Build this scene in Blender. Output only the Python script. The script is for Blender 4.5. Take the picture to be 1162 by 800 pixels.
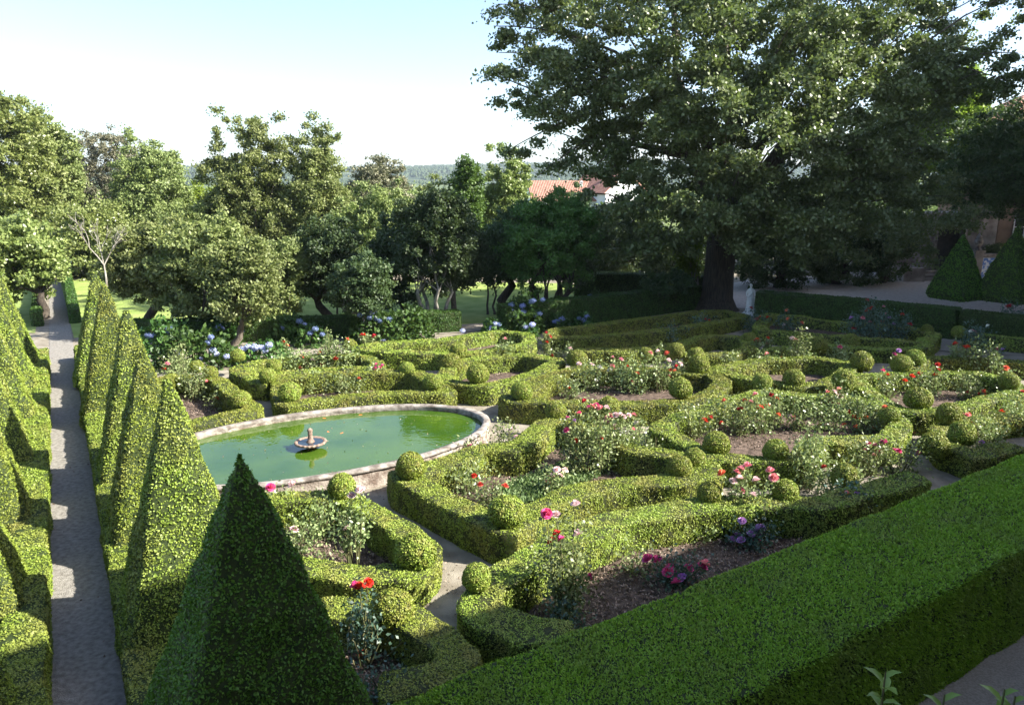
import bpy, math, random
import numpy as np
from math import sin, cos, pi, radians, atan2, sqrt, tan
from mathutils import Vector
for o in list(bpy.data.objects): bpy.data.objects.remove(o)
SC = bpy.context.scene; COL = SC.collection

# ---------------------------------------------------------------- camera
FPX, PITCH, CH = 850.0, radians(12.9), 6.0
cd = bpy.data.cameras.new('camera'); cam = bpy.data.objects.new('camera', cd); COL.objects.link(cam)
cam.location = (0, 0, CH); cam.rotation_euler = (pi/2 - PITCH, 0, 0)
cd.sensor_fit = 'HORIZONTAL'; cd.sensor_width = 36; cd.lens = 36*FPX/1162; cd.clip_end = 12000; cd.clip_start = .05
SC.camera = cam
# ---------------------------------------------------------------- light
SUN_EL, SUN_AZ = radians(36), radians(-9)          # azimuth measured from +X
sd = bpy.data.lights.new('sun', 'SUN'); sd.energy = 5.0; sd.angle = radians(.5); sd.color = (1, .95, .84)
sun = bpy.data.objects.new('sun', sd); COL.objects.link(sun)
sdir = Vector((cos(SUN_EL)*cos(SUN_AZ), cos(SUN_EL)*sin(SUN_AZ), sin(SUN_EL)))
sun.rotation_euler = sdir.to_track_quat('Z', 'Y').to_euler()
W = bpy.data.worlds.new('World'); SC.world = W; W.use_nodes = True
wn = W.node_tree.nodes; sky = wn.new('ShaderNodeTexSky'); sky.sky_type = 'NISHITA'; sky.sun_disc = False
sky.sun_elevation = SUN_EL; sky.sun_rotation = pi/2 - SUN_AZ; sky.altitude = 200; sky.air_density = .85; sky.dust_density = 1.6
wn['Background'].inputs['Strength'].default_value = .106
W.node_tree.links.new(sky.outputs[0], wn['Background'].inputs[0])
SC.view_settings.view_transform = 'Standard'; SC.view_settings.look = 'None'
SC.view_settings.exposure = 1.75; SC.view_settings.gamma = 1

# ---------------------------------------------------------------- where things stand
def ray(px, py):
    dx = (px-581)/FPX; dy = -(py-400)/FPX
    return np.array([dx, cos(PITCH)+dy*sin(PITCH), -sin(PITCH)+dy*cos(PITCH)])
def G(px, py, z=0.0):
    v = ray(px, py); t = (z-CH)/v[2]; return np.array([v[0]*t, v[1]*t])
def V(px, py, D):
    v = ray(px, py); t = D/v[1]; return np.array([v[0]*t, D, v[2]*t+CH])
PA = radians(31.1); pd = np.array([-sin(PA), cos(PA)]); pr = np.array([cos(PA), sin(PA)])   # long walk direction, its right
hu = np.array([.843, .538]); hn = np.array([-.538, .843])                                   # terrace hedge direction, its normal

# ---------------------------------------------------------------- objects
def tag(o, label=None, cat=None, group=None, kind=None):
    if label: o['label'] = label
    if cat: o['category'] = cat
    if group: o['group'] = group
    if kind: o['kind'] = kind
    return o
def empty(name, loc=(0,0,0), rz=0):
    o = bpy.data.objects.new(name, None); COL.objects.link(o); o.location = loc; o.rotation_euler = (0,0,rz); o.empty_display_size = .2
    return o
def link(name, me, parent=None, loc=None):
    o = bpy.data.objects.new(name, me); COL.objects.link(o)
    if parent: o.parent = parent
    if loc is not None: o.location = loc
    return o
def mesh(name, parts, smooth=False):
    """parts: list of (V[n,3], F[m,3 or 4], material, smooth)"""
    me = bpy.data.meshes.new(name); mats = []; vs = []; lv = []; ls = []; mi = []; sm = []; off = 0; lo = 0
    for p in parts:
        v, f, m = p[:3]; s = p[3] if len(p) > 3 else smooth
        v = np.asarray(v, dtype=np.float32).reshape(-1, 3); f = np.asarray(f, dtype=np.int32)
        if len(f) == 0: continue
        if m not in mats: mats.append(m)
        vs.append(v); lv.append((f+off).ravel()); k = f.shape[1]
        ls.append(lo+np.arange(len(f))*k); lo += f.size; off += len(v)
        mi.append(np.full(len(f), mats.index(m))); sm.append(np.full(len(f), bool(s)))
    vs = np.concatenate(vs); lv = np.concatenate(lv); ls = np.concatenate(ls)
    me.vertices.add(len(vs)); me.vertices.foreach_set('co', vs.ravel())
    me.loops.add(len(lv)); me.loops.foreach_set('vertex_index', lv.astype(np.int32))
    me.polygons.add(len(ls)); me.polygons.foreach_set('loop_start', ls.astype(np.int32))
    for m in mats: me.materials.append(m)
    me.polygons.foreach_set('material_index', np.concatenate(mi).astype(np.int32))
    me.polygons.foreach_set('use_smooth', np.concatenate(sm))
    me.update(calc_edges=True); me.validate()
    return me

# ---------------------------------------------------------------- shapes
def box(x0, x1, y0, y1, z0, z1):
    v = [(x,y,z) for z in (z0,z1) for x,y in ((x0,y0),(x1,y0),(x1,y1),(x0,y1))]
    return np.array(v, float), np.array([(3,2,1,0),(4,5,6,7),(0,1,5,4),(1,2,6,5),(2,3,7,6),(3,0,4,7)])
def lathe(prof, n=24, sx=1, sy=1, c=(0,0,0), fold=None):
    a = np.arange(n)*2*pi/n; vs = []
    for i, (r, z) in enumerate(prof):
        k = np.ones(n) if fold is None else 1+fold(a, i)
        vs.append(np.c_[c[0]+r*k*np.cos(a)*sx, c[1]+r*k*np.sin(a)*sy, np.full(n, c[2]+z)])
    f = [(i*n+j, i*n+(j+1) % n, (i+1)*n+(j+1) % n, (i+1)*n+j) for i in range(len(prof)-1) for j in range(n)]
    return np.concatenate(vs), np.array(f)
def tube(pts, rad, n=8):
    pts = np.asarray(pts, float); rad = np.broadcast_to(rad, (len(pts),)); vs = []; a = np.arange(n)*2*pi/n
    for i, p in enumerate(pts):
        t = pts[min(i+1, len(pts)-1)]-pts[max(i-1, 0)]; t /= np.linalg.norm(t)+1e-9
        u = np.cross(t, (0,1,0) if abs(t[1]) < .9 else (1,0,0)); u /= np.linalg.norm(u); w = np.cross(t, u)
        vs.append(p+rad[i]*(np.outer(np.cos(a), u)+np.outer(np.sin(a), w)))
    f = [(i*n+j, i*n+(j+1) % n, (i+1)*n+(j+1) % n, (i+1)*n+j) for i in range(len(pts)-1) for j in range(n)]
    return np.concatenate(vs), np.array(f)
def cat(parts):
    vs = []; fs = []; o = 0
    for v, f in parts: vs.append(v); fs.append(np.asarray(f)+o); o += len(v)
    return np.concatenate(vs), np.concatenate(fs)
def ico(r=1, sub=2, sc=(1,1,1), c=(0,0,0)):
    import bmesh
    bm = bmesh.new(); bmesh.ops.create_icosphere(bm, subdivisions=sub, radius=r)
    v = np.array([q.co[:] for q in bm.verts])*np.array(sc)+np.array(c); f = np.array([[q.index for q in g.verts] for g in bm.faces]); bm.free()
    return v, f
class Noise:
    def __init__(s, seed, wl, n=6):
        r = np.random.RandomState(seed); d = r.normal(size=(n,3)); d /= np.linalg.norm(d, axis=1)[:,None]
        s.k = d*2*pi/(wl*r.uniform(.6, 1.6, n)[:,None]); s.p = r.uniform(0, 7, n)
    def __call__(s, P): return np.sin(P@s.k.T+s.p).mean(1)*1.7
def leafq(P, N, size, rng, aspect=.6, spread=.9, out=.35, lay=0):
    """one leaf (a folded rhombus) per point, growing roughly along N"""
    n = len(P); N = N/(np.linalg.norm(N, axis=1)[:,None]+1e-9)
    D = rng.normal(size=(n,3))*.5*spread; D -= N*(D*N).sum(1)[:,None]*lay; D = D+N*out; D /= np.linalg.norm(D, axis=1)[:,None]+1e-9
    U = np.cross(D, N+rng.normal(size=(n,3))*(.6-.3*lay)); U /= np.linalg.norm(U, axis=1)[:,None]+1e-9
    L = (size*rng.uniform(.65, 1.3, n))[:,None]
    A = P-D*L*.25; T = P+D*L*.75; B = P+D*L*.15+U*L*aspect*.5; C = P+D*L*.15-U*L*aspect*.5
    v = np.stack([A, B, T, C], 1).reshape(-1, 3)
    return v, np.arange(4*n).reshape(-1, 4)
def sample(Vv, F, dens, rng, keep=None):
    a, b, c, d = (Vv[F[:,i]] for i in range(4))
    n1 = np.cross(c-a, d-b); ar = np.linalg.norm(n1, axis=1)/2; n1 = n1/(2*ar[:,None]+1e-12)
    N = int(ar.sum()*dens)
    if N < 1: return np.zeros((0,3)), np.zeros((0,3))
    i = rng.choice(len(F), N, p=ar/ar.sum()); u = rng.rand(N,1); w = rng.rand(N,1)
    P = (a[i]*(1-u)+b[i]*u)*(1-w)+(d[i]*(1-u)+c[i]*u)*w
    Nn = n1[i]
    if keep is not None:
        k = rng.rand(N) < keep(P); P = P[k]; Nn = Nn[k]
    return P, Nn

# ---------------------------------------------------------------- materials
def newmat(name):
    m = bpy.data.materials.new(name); m.use_nodes = True; nt = m.node_tree; return m, nt, nt.nodes['Principled BSDF']
def mix(nt, a, b, fac):
    n = nt.nodes.new('ShaderNodeMix'); n.data_type = 'RGBA'
    for s, v in ((6,a),(7,b),(0,fac)):
        if hasattr(v, 'links'): nt.links.new(v, n.inputs[s])
        else: n.inputs[s].default_value = v if s == 0 else (*v, 1)
    return n.outputs[2]
def noise(nt, scale, detail=4, lo=.35, hi=.65, coord='Object', stretch=None):
    tc = nt.nodes.new('ShaderNodeTexCoord'); n = nt.nodes.new('ShaderNodeTexNoise'); n.inputs['Scale'].default_value = scale; n.inputs['Detail'].default_value = detail
    if stretch:
        mp = nt.nodes.new('ShaderNodeMapping'); mp.inputs['Scale'].default_value = stretch
        nt.links.new(tc.outputs[coord], mp.inputs[0]); nt.links.new(mp.outputs[0], n.inputs[0])
    else: nt.links.new(tc.outputs[coord], n.inputs[0])
    mr = nt.nodes.new('ShaderNodeMapRange'); mr.inputs[1].default_value = lo; mr.inputs[2].default_value = hi
    nt.links.new(n.outputs[0], mr.inputs[0]); return mr.outputs[0]
def leafmat(name, c1, c2, c3=None, trans=.3, rough=.5, spec=.3, scale=1.2):
    m, nt, b = newmat(name); g = nt.nodes.new('ShaderNodeNewGeometry')
    col = mix(nt, c1, c2, g.outputs['Random Per Island'])
    if c3: col = mix(nt, col, c3, noise(nt, scale, 3, .45, .75))
    oi = nt.nodes.new('ShaderNodeObjectInfo'); hs = nt.nodes.new('ShaderNodeHueSaturation'); mr = nt.nodes.new('ShaderNodeMapRange'); mr.inputs[3].default_value = .8; mr.inputs[4].default_value = 1.18
    nt.links.new(oi.outputs['Random'], mr.inputs[0]); nt.links.new(mr.outputs[0], hs.inputs['Value']); nt.links.new(col, hs.inputs['Color'])
    m2 = nt.nodes.new('ShaderNodeMapRange'); m2.inputs[3].default_value = .485; m2.inputs[4].default_value = .51; nt.links.new(oi.outputs['Random'], m2.inputs[0]); nt.links.new(m2.outputs[0], hs.inputs['Hue']); col = hs.outputs[0]
    nt.links.new(col, b.inputs['Base Color']); b.inputs['Roughness'].default_value = rough; b.inputs['Specular IOR Level'].default_value = spec
    t = nt.nodes.new('ShaderNodeBsdfTranslucent'); br = nt.nodes.new('ShaderNodeMixShader'); br.inputs[0].default_value = trans
    nt.links.new(mix(nt, col, (.25,.4,.03), .25), t.inputs[0])
    nt.links.new(b.outputs[0], br.inputs[1]); nt.links.new(t.outputs[0], br.inputs[2])
    nt.links.new(br.outputs[0], nt.nodes['Material Output'].inputs[0]); return m
def solid(name, c1, c2=None, scale=5, rough=.8, bump=0, bscale=None, stretch=None, detail=5, spec=.3, lo=.35, hi=.65):
    m, nt, b = newmat(name); b.inputs['Roughness'].default_value = rough; b.inputs['Specular IOR Level'].default_value = spec
    if c2: nt.links.new(mix(nt, c1, c2, noise(nt, scale, detail, lo, hi, stretch=stretch)), b.inputs['Base Color'])
    else: b.inputs['Base Color'].default_value = (*c1, 1)
    if bump:
        bp = nt.nodes.new('ShaderNodeBump'); bp.inputs['Strength'].default_value = bump; bp.inputs['Distance'].default_value = .03
        nt.links.new(noise(nt, bscale or scale*4, 4, 0, 1, stretch=stretch), bp.inputs['Height']); nt.links.new(bp.outputs[0], b.inputs['Normal'])
    return m
M = {}
M['box'] = leafmat('box_leaves', (.125,.18,.022), (.28,.345,.055), (.25,.235,.06), trans=.1, scale=2.2)
M['box_core'] = solid('box_core', (.018,.026,.006), (.05,.055,.018), 20)
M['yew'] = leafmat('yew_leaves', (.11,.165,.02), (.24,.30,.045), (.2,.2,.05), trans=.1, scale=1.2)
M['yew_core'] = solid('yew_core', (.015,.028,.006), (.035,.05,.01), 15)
M['cyp'] = leafmat('darkened_clipped_leaves', (.05,.13,.012), (.12,.25,.028), (.08,.17,.02), trans=.25, scale=1.0)  # darkened green: the near pyramid's shade is put into the leaf colour
M['cyp_bright'] = leafmat('brightened_hedge_leaves', (.16,.36,.018), (.32,.54,.05), (.24,.36,.06), trans=.25, scale=1.3)  # brighter copy: skylight on the terrace hedge top put into its leaf colour
M['tall'] = leafmat('dark_hedge_leaves', (.03,.07,.012), (.06,.11,.02), None, trans=.2)
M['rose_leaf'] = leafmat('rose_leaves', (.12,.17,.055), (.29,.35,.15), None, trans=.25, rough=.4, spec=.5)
M['rose_shade'] = leafmat('shade_tinted_rose_leaves', (.05,.10,.07), (.10,.17,.13), None, trans=.2, rough=.4, spec=.5)  # darker, bluer copy of the rose leaves, shade tint put into the colour
M['hyd_leaf'] = leafmat('hydrangea_leaves', (.03,.075,.018), (.07,.14,.03), None, trans=.2, rough=.5, spec=.3)
M['stem'] = solid('green_stem', (.07,.09,.03), (.14,.12,.06), 8)
M['bark'] = solid('bark', (.07,.055,.04), (.17,.145,.115), 6, bump=.8, stretch=(3,3,.6))
M['bark_pale'] = solid('pale_bark', (.16,.14,.11), (.38,.36,.31), 5, bump=.5, stretch=(2,2,.7))
M['bark_dark'] = solid('dark_bark', (.03,.024,.018), (.085,.068,.052), 4, bump=1, stretch=(4,4,.5))
M['gravel'] = solid('gravel', (.24,.21,.17), (.36,.32,.27), 40, rough=.95, bump=.6, bscale=90, detail=8)
M['court'] = solid('courtyard_gravel', (.40,.34,.31), (.56,.5,.46), 6, rough=.95, bump=.5, bscale=80, detail=10)
M['path'] = solid('walk_stone', (.17,.155,.135), (.32,.3,.27), 14, rough=.95, bump=.9, bscale=70, detail=14, lo=.3, hi=.7)
M['ground'] = solid('garden_ground', (.17,.145,.11), (.29,.26,.21), 2.5, rough=.95, bump=.6, bscale=60, detail=10)
M['soil'] = solid('soil', (.05,.034,.025), (.16,.115,.09), 9, rough=1, bump=1, bscale=50, detail=10)
M['field'] = solid('field', (.04,.07,.02), (.12,.15,.05), .05, rough=1, detail=10)
M['lawn'] = solid('lawn', (.18,.25,.05), (.28,.34,.1), 1.2, rough=.9, bump=.6, bscale=60, detail=8)
M['stone'] = solid('pond_stone', (.13,.095,.075), (.42,.37,.32), 4.5, rough=.9, bump=.7, bscale=25, detail=10)
M['coping'] = solid('pond_coping', (.12,.1,.085), (.33,.3,.27), 6, rough=.85, bump=.5, bscale=22, detail=10)
M['marble'] = solid('statue_marble', (.72,.72,.7), (.86,.86,.84), 7, rough=.6, detail=8)
M['terracotta'] = solid('fountain_stone', (.15,.1,.08), (.36,.26,.2), 16, rough=.8, bump=.4)
def petal(name, a, b): M[name] = leafmat(name+'_petals', a, b, None, trans=.25, rough=.6, spec=.2)
M['rose_leaf'].node_tree; petal('red', (.55,.01,.015), (.7,.04,.04)); petal('coral', (.75,.12,.08), (.85,.25,.16)); petal('pink', (.8,.22,.3), (.88,.42,.45))
petal('magenta', (.62,.03,.2), (.78,.12,.35)); petal('pale', (.85,.55,.6), (.9,.75,.75)); petal('purple', (.42,.15,.5), (.62,.38,.7)); petal('white', (.75,.72,.66), (.88,.86,.8))
petal('blue', (.18,.23,.5), (.36,.42,.7)); petal('paleblue', (.42,.45,.78), (.62,.66,.88))
# ---------------------------------------------------------------- setting: ground, walks, lawns
def sheet(name, pts, z, m, kind='structure', label=None):
    import bmesh
    bm = bmesh.new(); bm.faces.new([bm.verts.new((p[0], p[1], z)) for p in pts]); bmesh.ops.triangulate(bm, faces=bm.faces[:])
    bmesh.ops.recalc_face_normals(bm, faces=bm.faces[:])
    if sum(f.normal.z for f in bm.faces) < 0: bmesh.ops.reverse_faces(bm, faces=bm.faces[:])
    me = bpy.data.meshes.new(name); bm.to_mesh(me); bm.free(); me.materials.append(m)
    o = link(name, me); o['kind'] = kind; return o
def pp(c, t): return pr*c+pd*t
sheet('ground', [(-3300,-300),(3300,-300),(3300,2950),(-3300,2950)], 0, M['ground'])
sheet('path', [pp(-.68,2.5), pp(.09,2.5), pp(.09,75), pp(-.68,75)], .012, M['path'])
sheet('terrace', [hu*-14+hn*-3, hu*40+hn*-3, hu*40+hn*3.95, hu*-14+hn*3.95], .008, M['gravel'])
sheet('lawn', [G(-500,384), G(40,378), G(50,318), G(-700,318)], .016, M['lawn'])
sheet('lawn', [G(84,384), G(120,380), G(430,372), G(515,366), G(520,377), G(560,374), G(560,366), G(700,336), G(760,331), G(640,322), G(380,318), G(68,318)], .018, M['lawn'])
sheet('gravel_walk', [G(150,398), G(330,390), G(520,378), G(640,366), G(780,352), G(815,346), G(815,338), G(700,350), G(600,364), G(520,369), G(420,377), G(330,380), G(150,388)], .024, M['gravel'])
sheet('courtyard', [G(770,345), G(868,352), G(1060,372), G(1400,390), G(1500,318), G(1100,316), G(850,318), G(790,330)], .02, M['court'])
sheet('walk', [G(1045,397), G(1110,402), G(1095,384), G(1086,366), G(1070,366), G(1068,384)], .03, M['gravel'])

# ---------------------------------------------------------------- hedges
def resample(pts, step, closed):
    pts = [np.array(p, float) for p in pts]
    if closed: pts = pts+[pts[0]]
    out = []
    for a, b in zip(pts[:-1], pts[1:]):
        n = max(1, int(round(np.linalg.norm(b-a)/step)))
        out += [a+(b-a)*k/n for k in range(n)]
    if not closed: out.append(pts[-1])
    return np.array(out)
def chaikin(pts, closed, it=1, q=.12):
    pts = [np.array(p, float) for p in pts]
    for _ in range(it):
        n = len(pts); out = [] if closed else [pts[0]]
        for i in range(n if closed else n-1):
            a, b = pts[i], pts[(i+1) % n]; out += [a*(1-q)+b*q, a*q+b*(1-q)]
        if not closed: out.append(pts[-1])
        pts = out
    return pts
def hedge_core(path, w, h, closed, seed, rnd=.07, amp=.02, step=.14):
    P = resample(path, step, closed); n = len(P)
    nx = np.roll(P, -1, 0)-P; pv = P-np.roll(P, 1, 0)
    if not closed: nx[-1] = pv[-1]; pv[0] = nx[0]
    nx /= np.linalg.norm(nx, axis=1)[:,None]; pv /= np.linalg.norm(pv, axis=1)[:,None]
    t = nx+pv; t /= np.linalg.norm(t, axis=1)[:,None]+1e-9
    m = np.c_[-t[:,1], t[:,0]]; k = 1/np.clip((t*nx).sum(1), .62, 1); m *= k[:,None]
    r = rnd; s = w/2
    prof = [(-s,0),(-s*1.0,h*.35),(-s*1.0,h*.7),(-s,h-r),(-s+r*.3,h-r*.3),(-s+r,h),(-s*.4,h),(0,h+.004),(s*.4,h),(s-r,h),(s-r*.3,h-r*.3),(s,h-r),(s*1.0,h*.7),(s*1.0,h*.35),(s,0)]
    K = len(prof); Vv = np.zeros((n,K,3))
    for j, (o, z) in enumerate(prof): Vv[:,j,:2] = P+m*o; Vv[:,j,2] = z
    nn = n
    if not closed:                       # rounded ends
        def end(i, d):
            R = []
            for f, sh in ((.95,.05),(.6,.09),(0.,.1)):
                q = Vv[i].copy(); c = P[i]; q[:,:2] = c+(q[:,:2]-c)*f+d*sh; q[:,2] *= (1 if f > .7 else .97); R.append(q)
            return R
        a = end(0, -nx[0]); b = end(-1, nx[-1]); Vv = np.concatenate([np.array(a[::-1]), Vv, np.array(b)]); nn = len(Vv)
    Vf = Vv.reshape(-1,3)
    n1 = Noise(seed, .7); n2 = Noise(seed+1, .25); n3 = Noise(seed+2, 2.5); base = Vf.copy()
    ctr = np.repeat(Vv[:,7:8,:], K, 1).reshape(-1,3); dd = Vf-ctr; dd[:,2] = 0; ln = np.linalg.norm(dd, axis=1)[:,None]+1e-6
    Vf += dd/ln*(n1(base)*amp+n2(base)*amp*.6)[:,None]*np.minimum(1, ln*5)
    Vf[:,2] += (base[:,2] > .1)*(n1(base+5)*amp*.7+n3(base)*amp*1.4)*(base[:,2]/h)
    f = []
    for i in range(nn if closed else nn-1):
        i2 = (i+1) % nn
        for j in range(K-1): f.append((i*K+j+1, i*K+j, i2*K+j, i2*K+j+1))
    F = np.array(f)
    a, b, c, d = (Vf[F[:,i]] for i in range(4)); nrm = np.cross(c-a, d-b); top = nrm[:,2][np.abs(nrm[:,2]) > .5*np.linalg.norm(nrm, axis=1)]
    if top.sum() < 0: F = F[:,::-1]
    return Vf, F
LEAFK = 1.0
def foliage_on(Vf, F, D, rng, mat, cov=1.5, smin=.016, sk=.00135, aspect=.6, out=.35, gap=.5, spread=.9, seed=1, zmin=-1):
    s = smin+sk*D; dens = cov/(s*s*.5*aspect)*LEAFK
    g1 = Noise(seed+9, .45); g2 = Noise(seed+10, .13)
    P, N = sample(Vf, F, dens, rng, lambda p: np.clip(1-gap*(.45+.75*g1(p)+.6*g2(p)), .06, 1))
    k = P[:,2] > zmin; P = P[k]; N = N[k]
    P = P+N*rng.uniform(-.35, .3, (len(P),1))*s
    v, f = leafq(P, N, s, rng, aspect, spread, out, .85 if out < .5 else .3); return v, f, mat
def hedge(name, label, path, w=.52, h=.55, closed=False, seed=0, mat='box', core='box_core', group=None, smooth=1, cat_='hedge', cov=2.5, amp=.028, gap=.6, rnd=.035, px=True, smin=.018, out=.18, aspect=.6):
    pts = [G(*p, h) for p in path] if px else path
    if smooth: pts = chaikin(pts, closed, smooth)
    rng = np.random.RandomState(seed+100); Vf, F = hedge_core(pts, w, h, closed, seed, rnd=rnd, amp=amp)
    D = np.linalg.norm(Vf[:,:2], axis=1); parts = [(Vf, F, M[core], True)]
    Dc = D[F].mean(1); lo = Dc.min()
    while lo < Dc.max():                                  # leaves in distance bands
        hi = lo*1.25+.01; k = (Dc >= lo) & (Dc < hi)
        if k.any(): parts.append(foliage_on(Vf, F[k], (lo+hi)/2, rng, M[mat], cov, seed=seed, gap=gap, smin=smin, out=out, aspect=aspect))
        lo = hi
    o = link(name, mesh(name, parts)); return tag(o, label, cat_, group)

HG = 'clipped box hedges edging the rose beds'
BEDS = [
 ('box hedge square around the rose bed left of the pond, beside the tall green pyramids', [(205,481),(224,478),(289,466),(266,447),(244,429),(190,424),(170,450)], True, .5, .55),
 ('box hedge along the far edge of the pond, two balls on its corners', [(322,459),(380,450),(440,445),(509,443),(490,432),(470,421),(412,422),(360,425),(316,428),(318,443)], True, .5, .55),
 ('box hedge behind the pond around the coral roses, near the walk of blue hydrangeas', [(265,419),(292,411),(350,404),(412,403),(430,411),(424,417),(370,418),(316,424),(296,434)], True, .45, .5),
 ('angular box hedge right of the pond end with a ball on its front point', [(548,437),(503,431),(510,415),(530,407),(592,402),(636,410),(610,421),(580,430)], True, .5, .55),
 ('large oval box hedge in the middle of the garden, with five balls around it', [(574,453),(640,457),(700,458),(760,456),(805,447),(822,433),(806,423),(782,423),(720,419),(672,417),(642,420),(620,429),(600,440)], True, .52, .55),
 ('big pentagon box hedge before the pond, large ball on its near corner', [(453,538),(515,568),(575,598),(606,580),(642,560),(700,547),(765,545),(803,535),(800,527),(762,515),(715,509),(694,494),(678,484),(622,477),(588,508),(545,508),(492,528)], True, .6, .58),
 ('box hedge in the centre right with five balls around a bed of red roses', [(745,484),(774,500),(800,517),(850,521),(903,521),(925,499),(962,498),(1006,497),(1024,481),(1005,463),(965,450),(905,447),(870,444),(820,456),(778,470)], True, .5, .55),
 ('box hedge ring at the far right around red and coral roses', [(1030,466),(1068,467),(1110,456),(1156,443),(1146,430),(1110,424),(1050,422),(1010,424),(970,428),(985,444),(1008,457)], True, .5, .55),
 ('box hedge behind the centre with a dark cut side facing the pond', [(806,419),(835,426),(862,432),(898,437),(935,434),(955,424),(972,414),(926,406),(860,407)], True, .48, .55),
 ('short box hedge under three balls next to the long terrace hedge', [(1160,470),(1110,474),(1066,486),(1076,506),(1108,517),(1150,505)], False, .5, .5),
 ('long box hedge curving from the near gravel path to the right, beside bare soil', [(640,718),(600,712),(560,698),(540,682),(556,662),(590,640),(630,617),(700,586),(792,572),(880,569),(935,572),(990,556),(1040,540)], False, .6, .58),
 ('box hedge in front of the pond wall with a rounded corner at the gravel path', [(300,565),(340,562),(388,561),(425,580),(460,602),(484,628),(462,646),(405,650),(350,642),(300,640)], False, .52, .55),
 ('nearest box hedge by the dark pyramid, half in the shade of the house', [(360,688),(400,690),(446,692),(490,716),(524,744),(505,768),(440,775)], False, .55, .5),
 ('dark box hedge outlining the bed nearest the hydrangea walk', [(405,395),(440,389),(513,383),(570,374),(598,378),(602,389),(560,396),(525,400),(470,400),(430,399)], True, .5, .55),
 ('shaded low box hedge under the old tree, left of the statue', [(626,383),(680,381),(740,376),(800,368),(848,358),(820,352),(740,360),(680,368),(628,374)], True, .5, .5),
 ('shaded box hedge arc with a round end below the statue', [(656,397),(712,398),(770,390),(810,380),(846,384),(852,395),(828,402),(780,402)], False, .5, .5),
 ('shaded box hedge running from the statue to the right below the tall hedge', [(868,357),(920,361),(972,367),(1040,374),(1062,380),(1045,389),(980,384),(916,379),(860,374)], True, .5, .5),
 ('shaded curved box hedge in front of the tall purple and pink roses', [(870,398),(930,391),(990,394),(1040,396),(1054,391),(1048,384)], False, .48, .5),
 ('shaded box hedge at the right edge of the photo beyond the grey walk', [(1098,378),(1130,381),(1200,388),(1280,395)], False, .5, .5),
 ('box hedge strip at the right behind the tall white rose shoots', [(1034,416),(1048,406),(1100,407),(1162,411),(1240,416)], False, .5, .5),
 ('short cut box hedge strip in the sun left of the pink cluster roses', [(530,402),(560,396),(592,391)], False, .5, .55),
]
for i, (lab, path, cl, w, h) in enumerate(BEDS):
    hedge('box_hedge', lab, path, w*.93, h, cl, seed=i*7+3, group=HG)
    if cl:
        q = chaikin([G(*p, h) for p in path], True, 1)
        sheet('soil', q, .036+.004*i, M['soil'])
sheet('soil', [G(*p) for p in [(570,740),(640,640),(760,610),(900,590),(1060,560),(1190,520),(1162,560),(900,680),(700,740)]], .032, M['soil'])
sheet('soil', [G(*p) for p in [(300,575),(390,575),(470,640),(400,660),(290,650)]], .028, M['soil'])
sheet('soil', [G(*p) for p in [(350,700),(440,705),(520,760),(480,840),(380,840)]], .034, M['soil'])

# long terrace hedge, low walk hedges, tall back hedges
hedge('terrace_hedge', 'wide flat-topped bright green hedge running across the whole foreground', [hu*-.5+hn*4.72, hu*30+hn*4.72], 1.64, 1.4, False, 500, 'cyp_bright', 'yew_core', smooth=0, amp=.02, gap=.42, rnd=.03, px=False, smin=.024, cov=2.8, out=.45, aspect=.5)
hedge('walk_hedge', 'low hedge along the right side of the long walk under the pyramids', [pp(.36,5), pp(.36,29)], .5, .5, False, 510, 'yew', 'yew_core', smooth=0, px=False, group='low hedges along the long walk')
hedge('walk_hedge', 'low hedge along the left side of the long walk under the pyramids', [pp(-.93,5), pp(-.93,29)], .5, .5, False, 520, 'yew', 'yew_core', smooth=0, px=False, group='low hedges along the long walk')
hedge('walk_hedge', 'low dark hedge on the left of the far narrow end of the long walk', [pp(-1.1,37), pp(-1.1,60)], .35, .6, False, 530, 'tall', 'yew_core', smooth=0, px=False, group='low hedges along the long walk')
hedge('walk_hedge', 'low dark hedge on the right of the far narrow end of the long walk', [pp(.3,37), pp(.3,60)], .35, .6, False, 540, 'tall', 'yew_core', smooth=0, px=False, group='low hedges along the long walk')
TH = 'tall clipped hedges round the garden'
hedge('tall_hedge', 'tall dark clipped hedge between the rose garden and the gravel courtyard', [(862,331),(930,336),(1000,342),(1086,351)], .9, 1.15, False, 550, 'tall', 'yew_core', smooth=0, group=TH)
hedge('tall_hedge', 'tall dark clipped hedge at the right edge below the broad pyramid', [(1096,352),(1165,360),(1260,370)], .9, 1.15, False, 560, 'tall', 'yew_core', smooth=0, group=TH)
hedge('tall_hedge', 'dark clipped hedge under the trees between hydrangeas and sunny lawn', [(150,364),(260,363),(400,358),(519,352)], .7, .85, False, 570, 'tall', 'yew_core', smooth=0, group=TH)
hedge('tall_hedge', 'dark clipped hedge right of the lawn opening, behind blue hydrangeas', [(570,347),(640,340),(720,332),(790,324)], .7, 1.1, False, 580, 'tall', 'yew_core', smooth=0, group=TH)
hedge('tall_hedge', 'far clipped hedge with a sunlit top behind the small far statue', [(655,309),(730,311),(800,313)], .9, 1.3, False, 590, 'tall', 'yew_core', smooth=0, group=TH)

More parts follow.
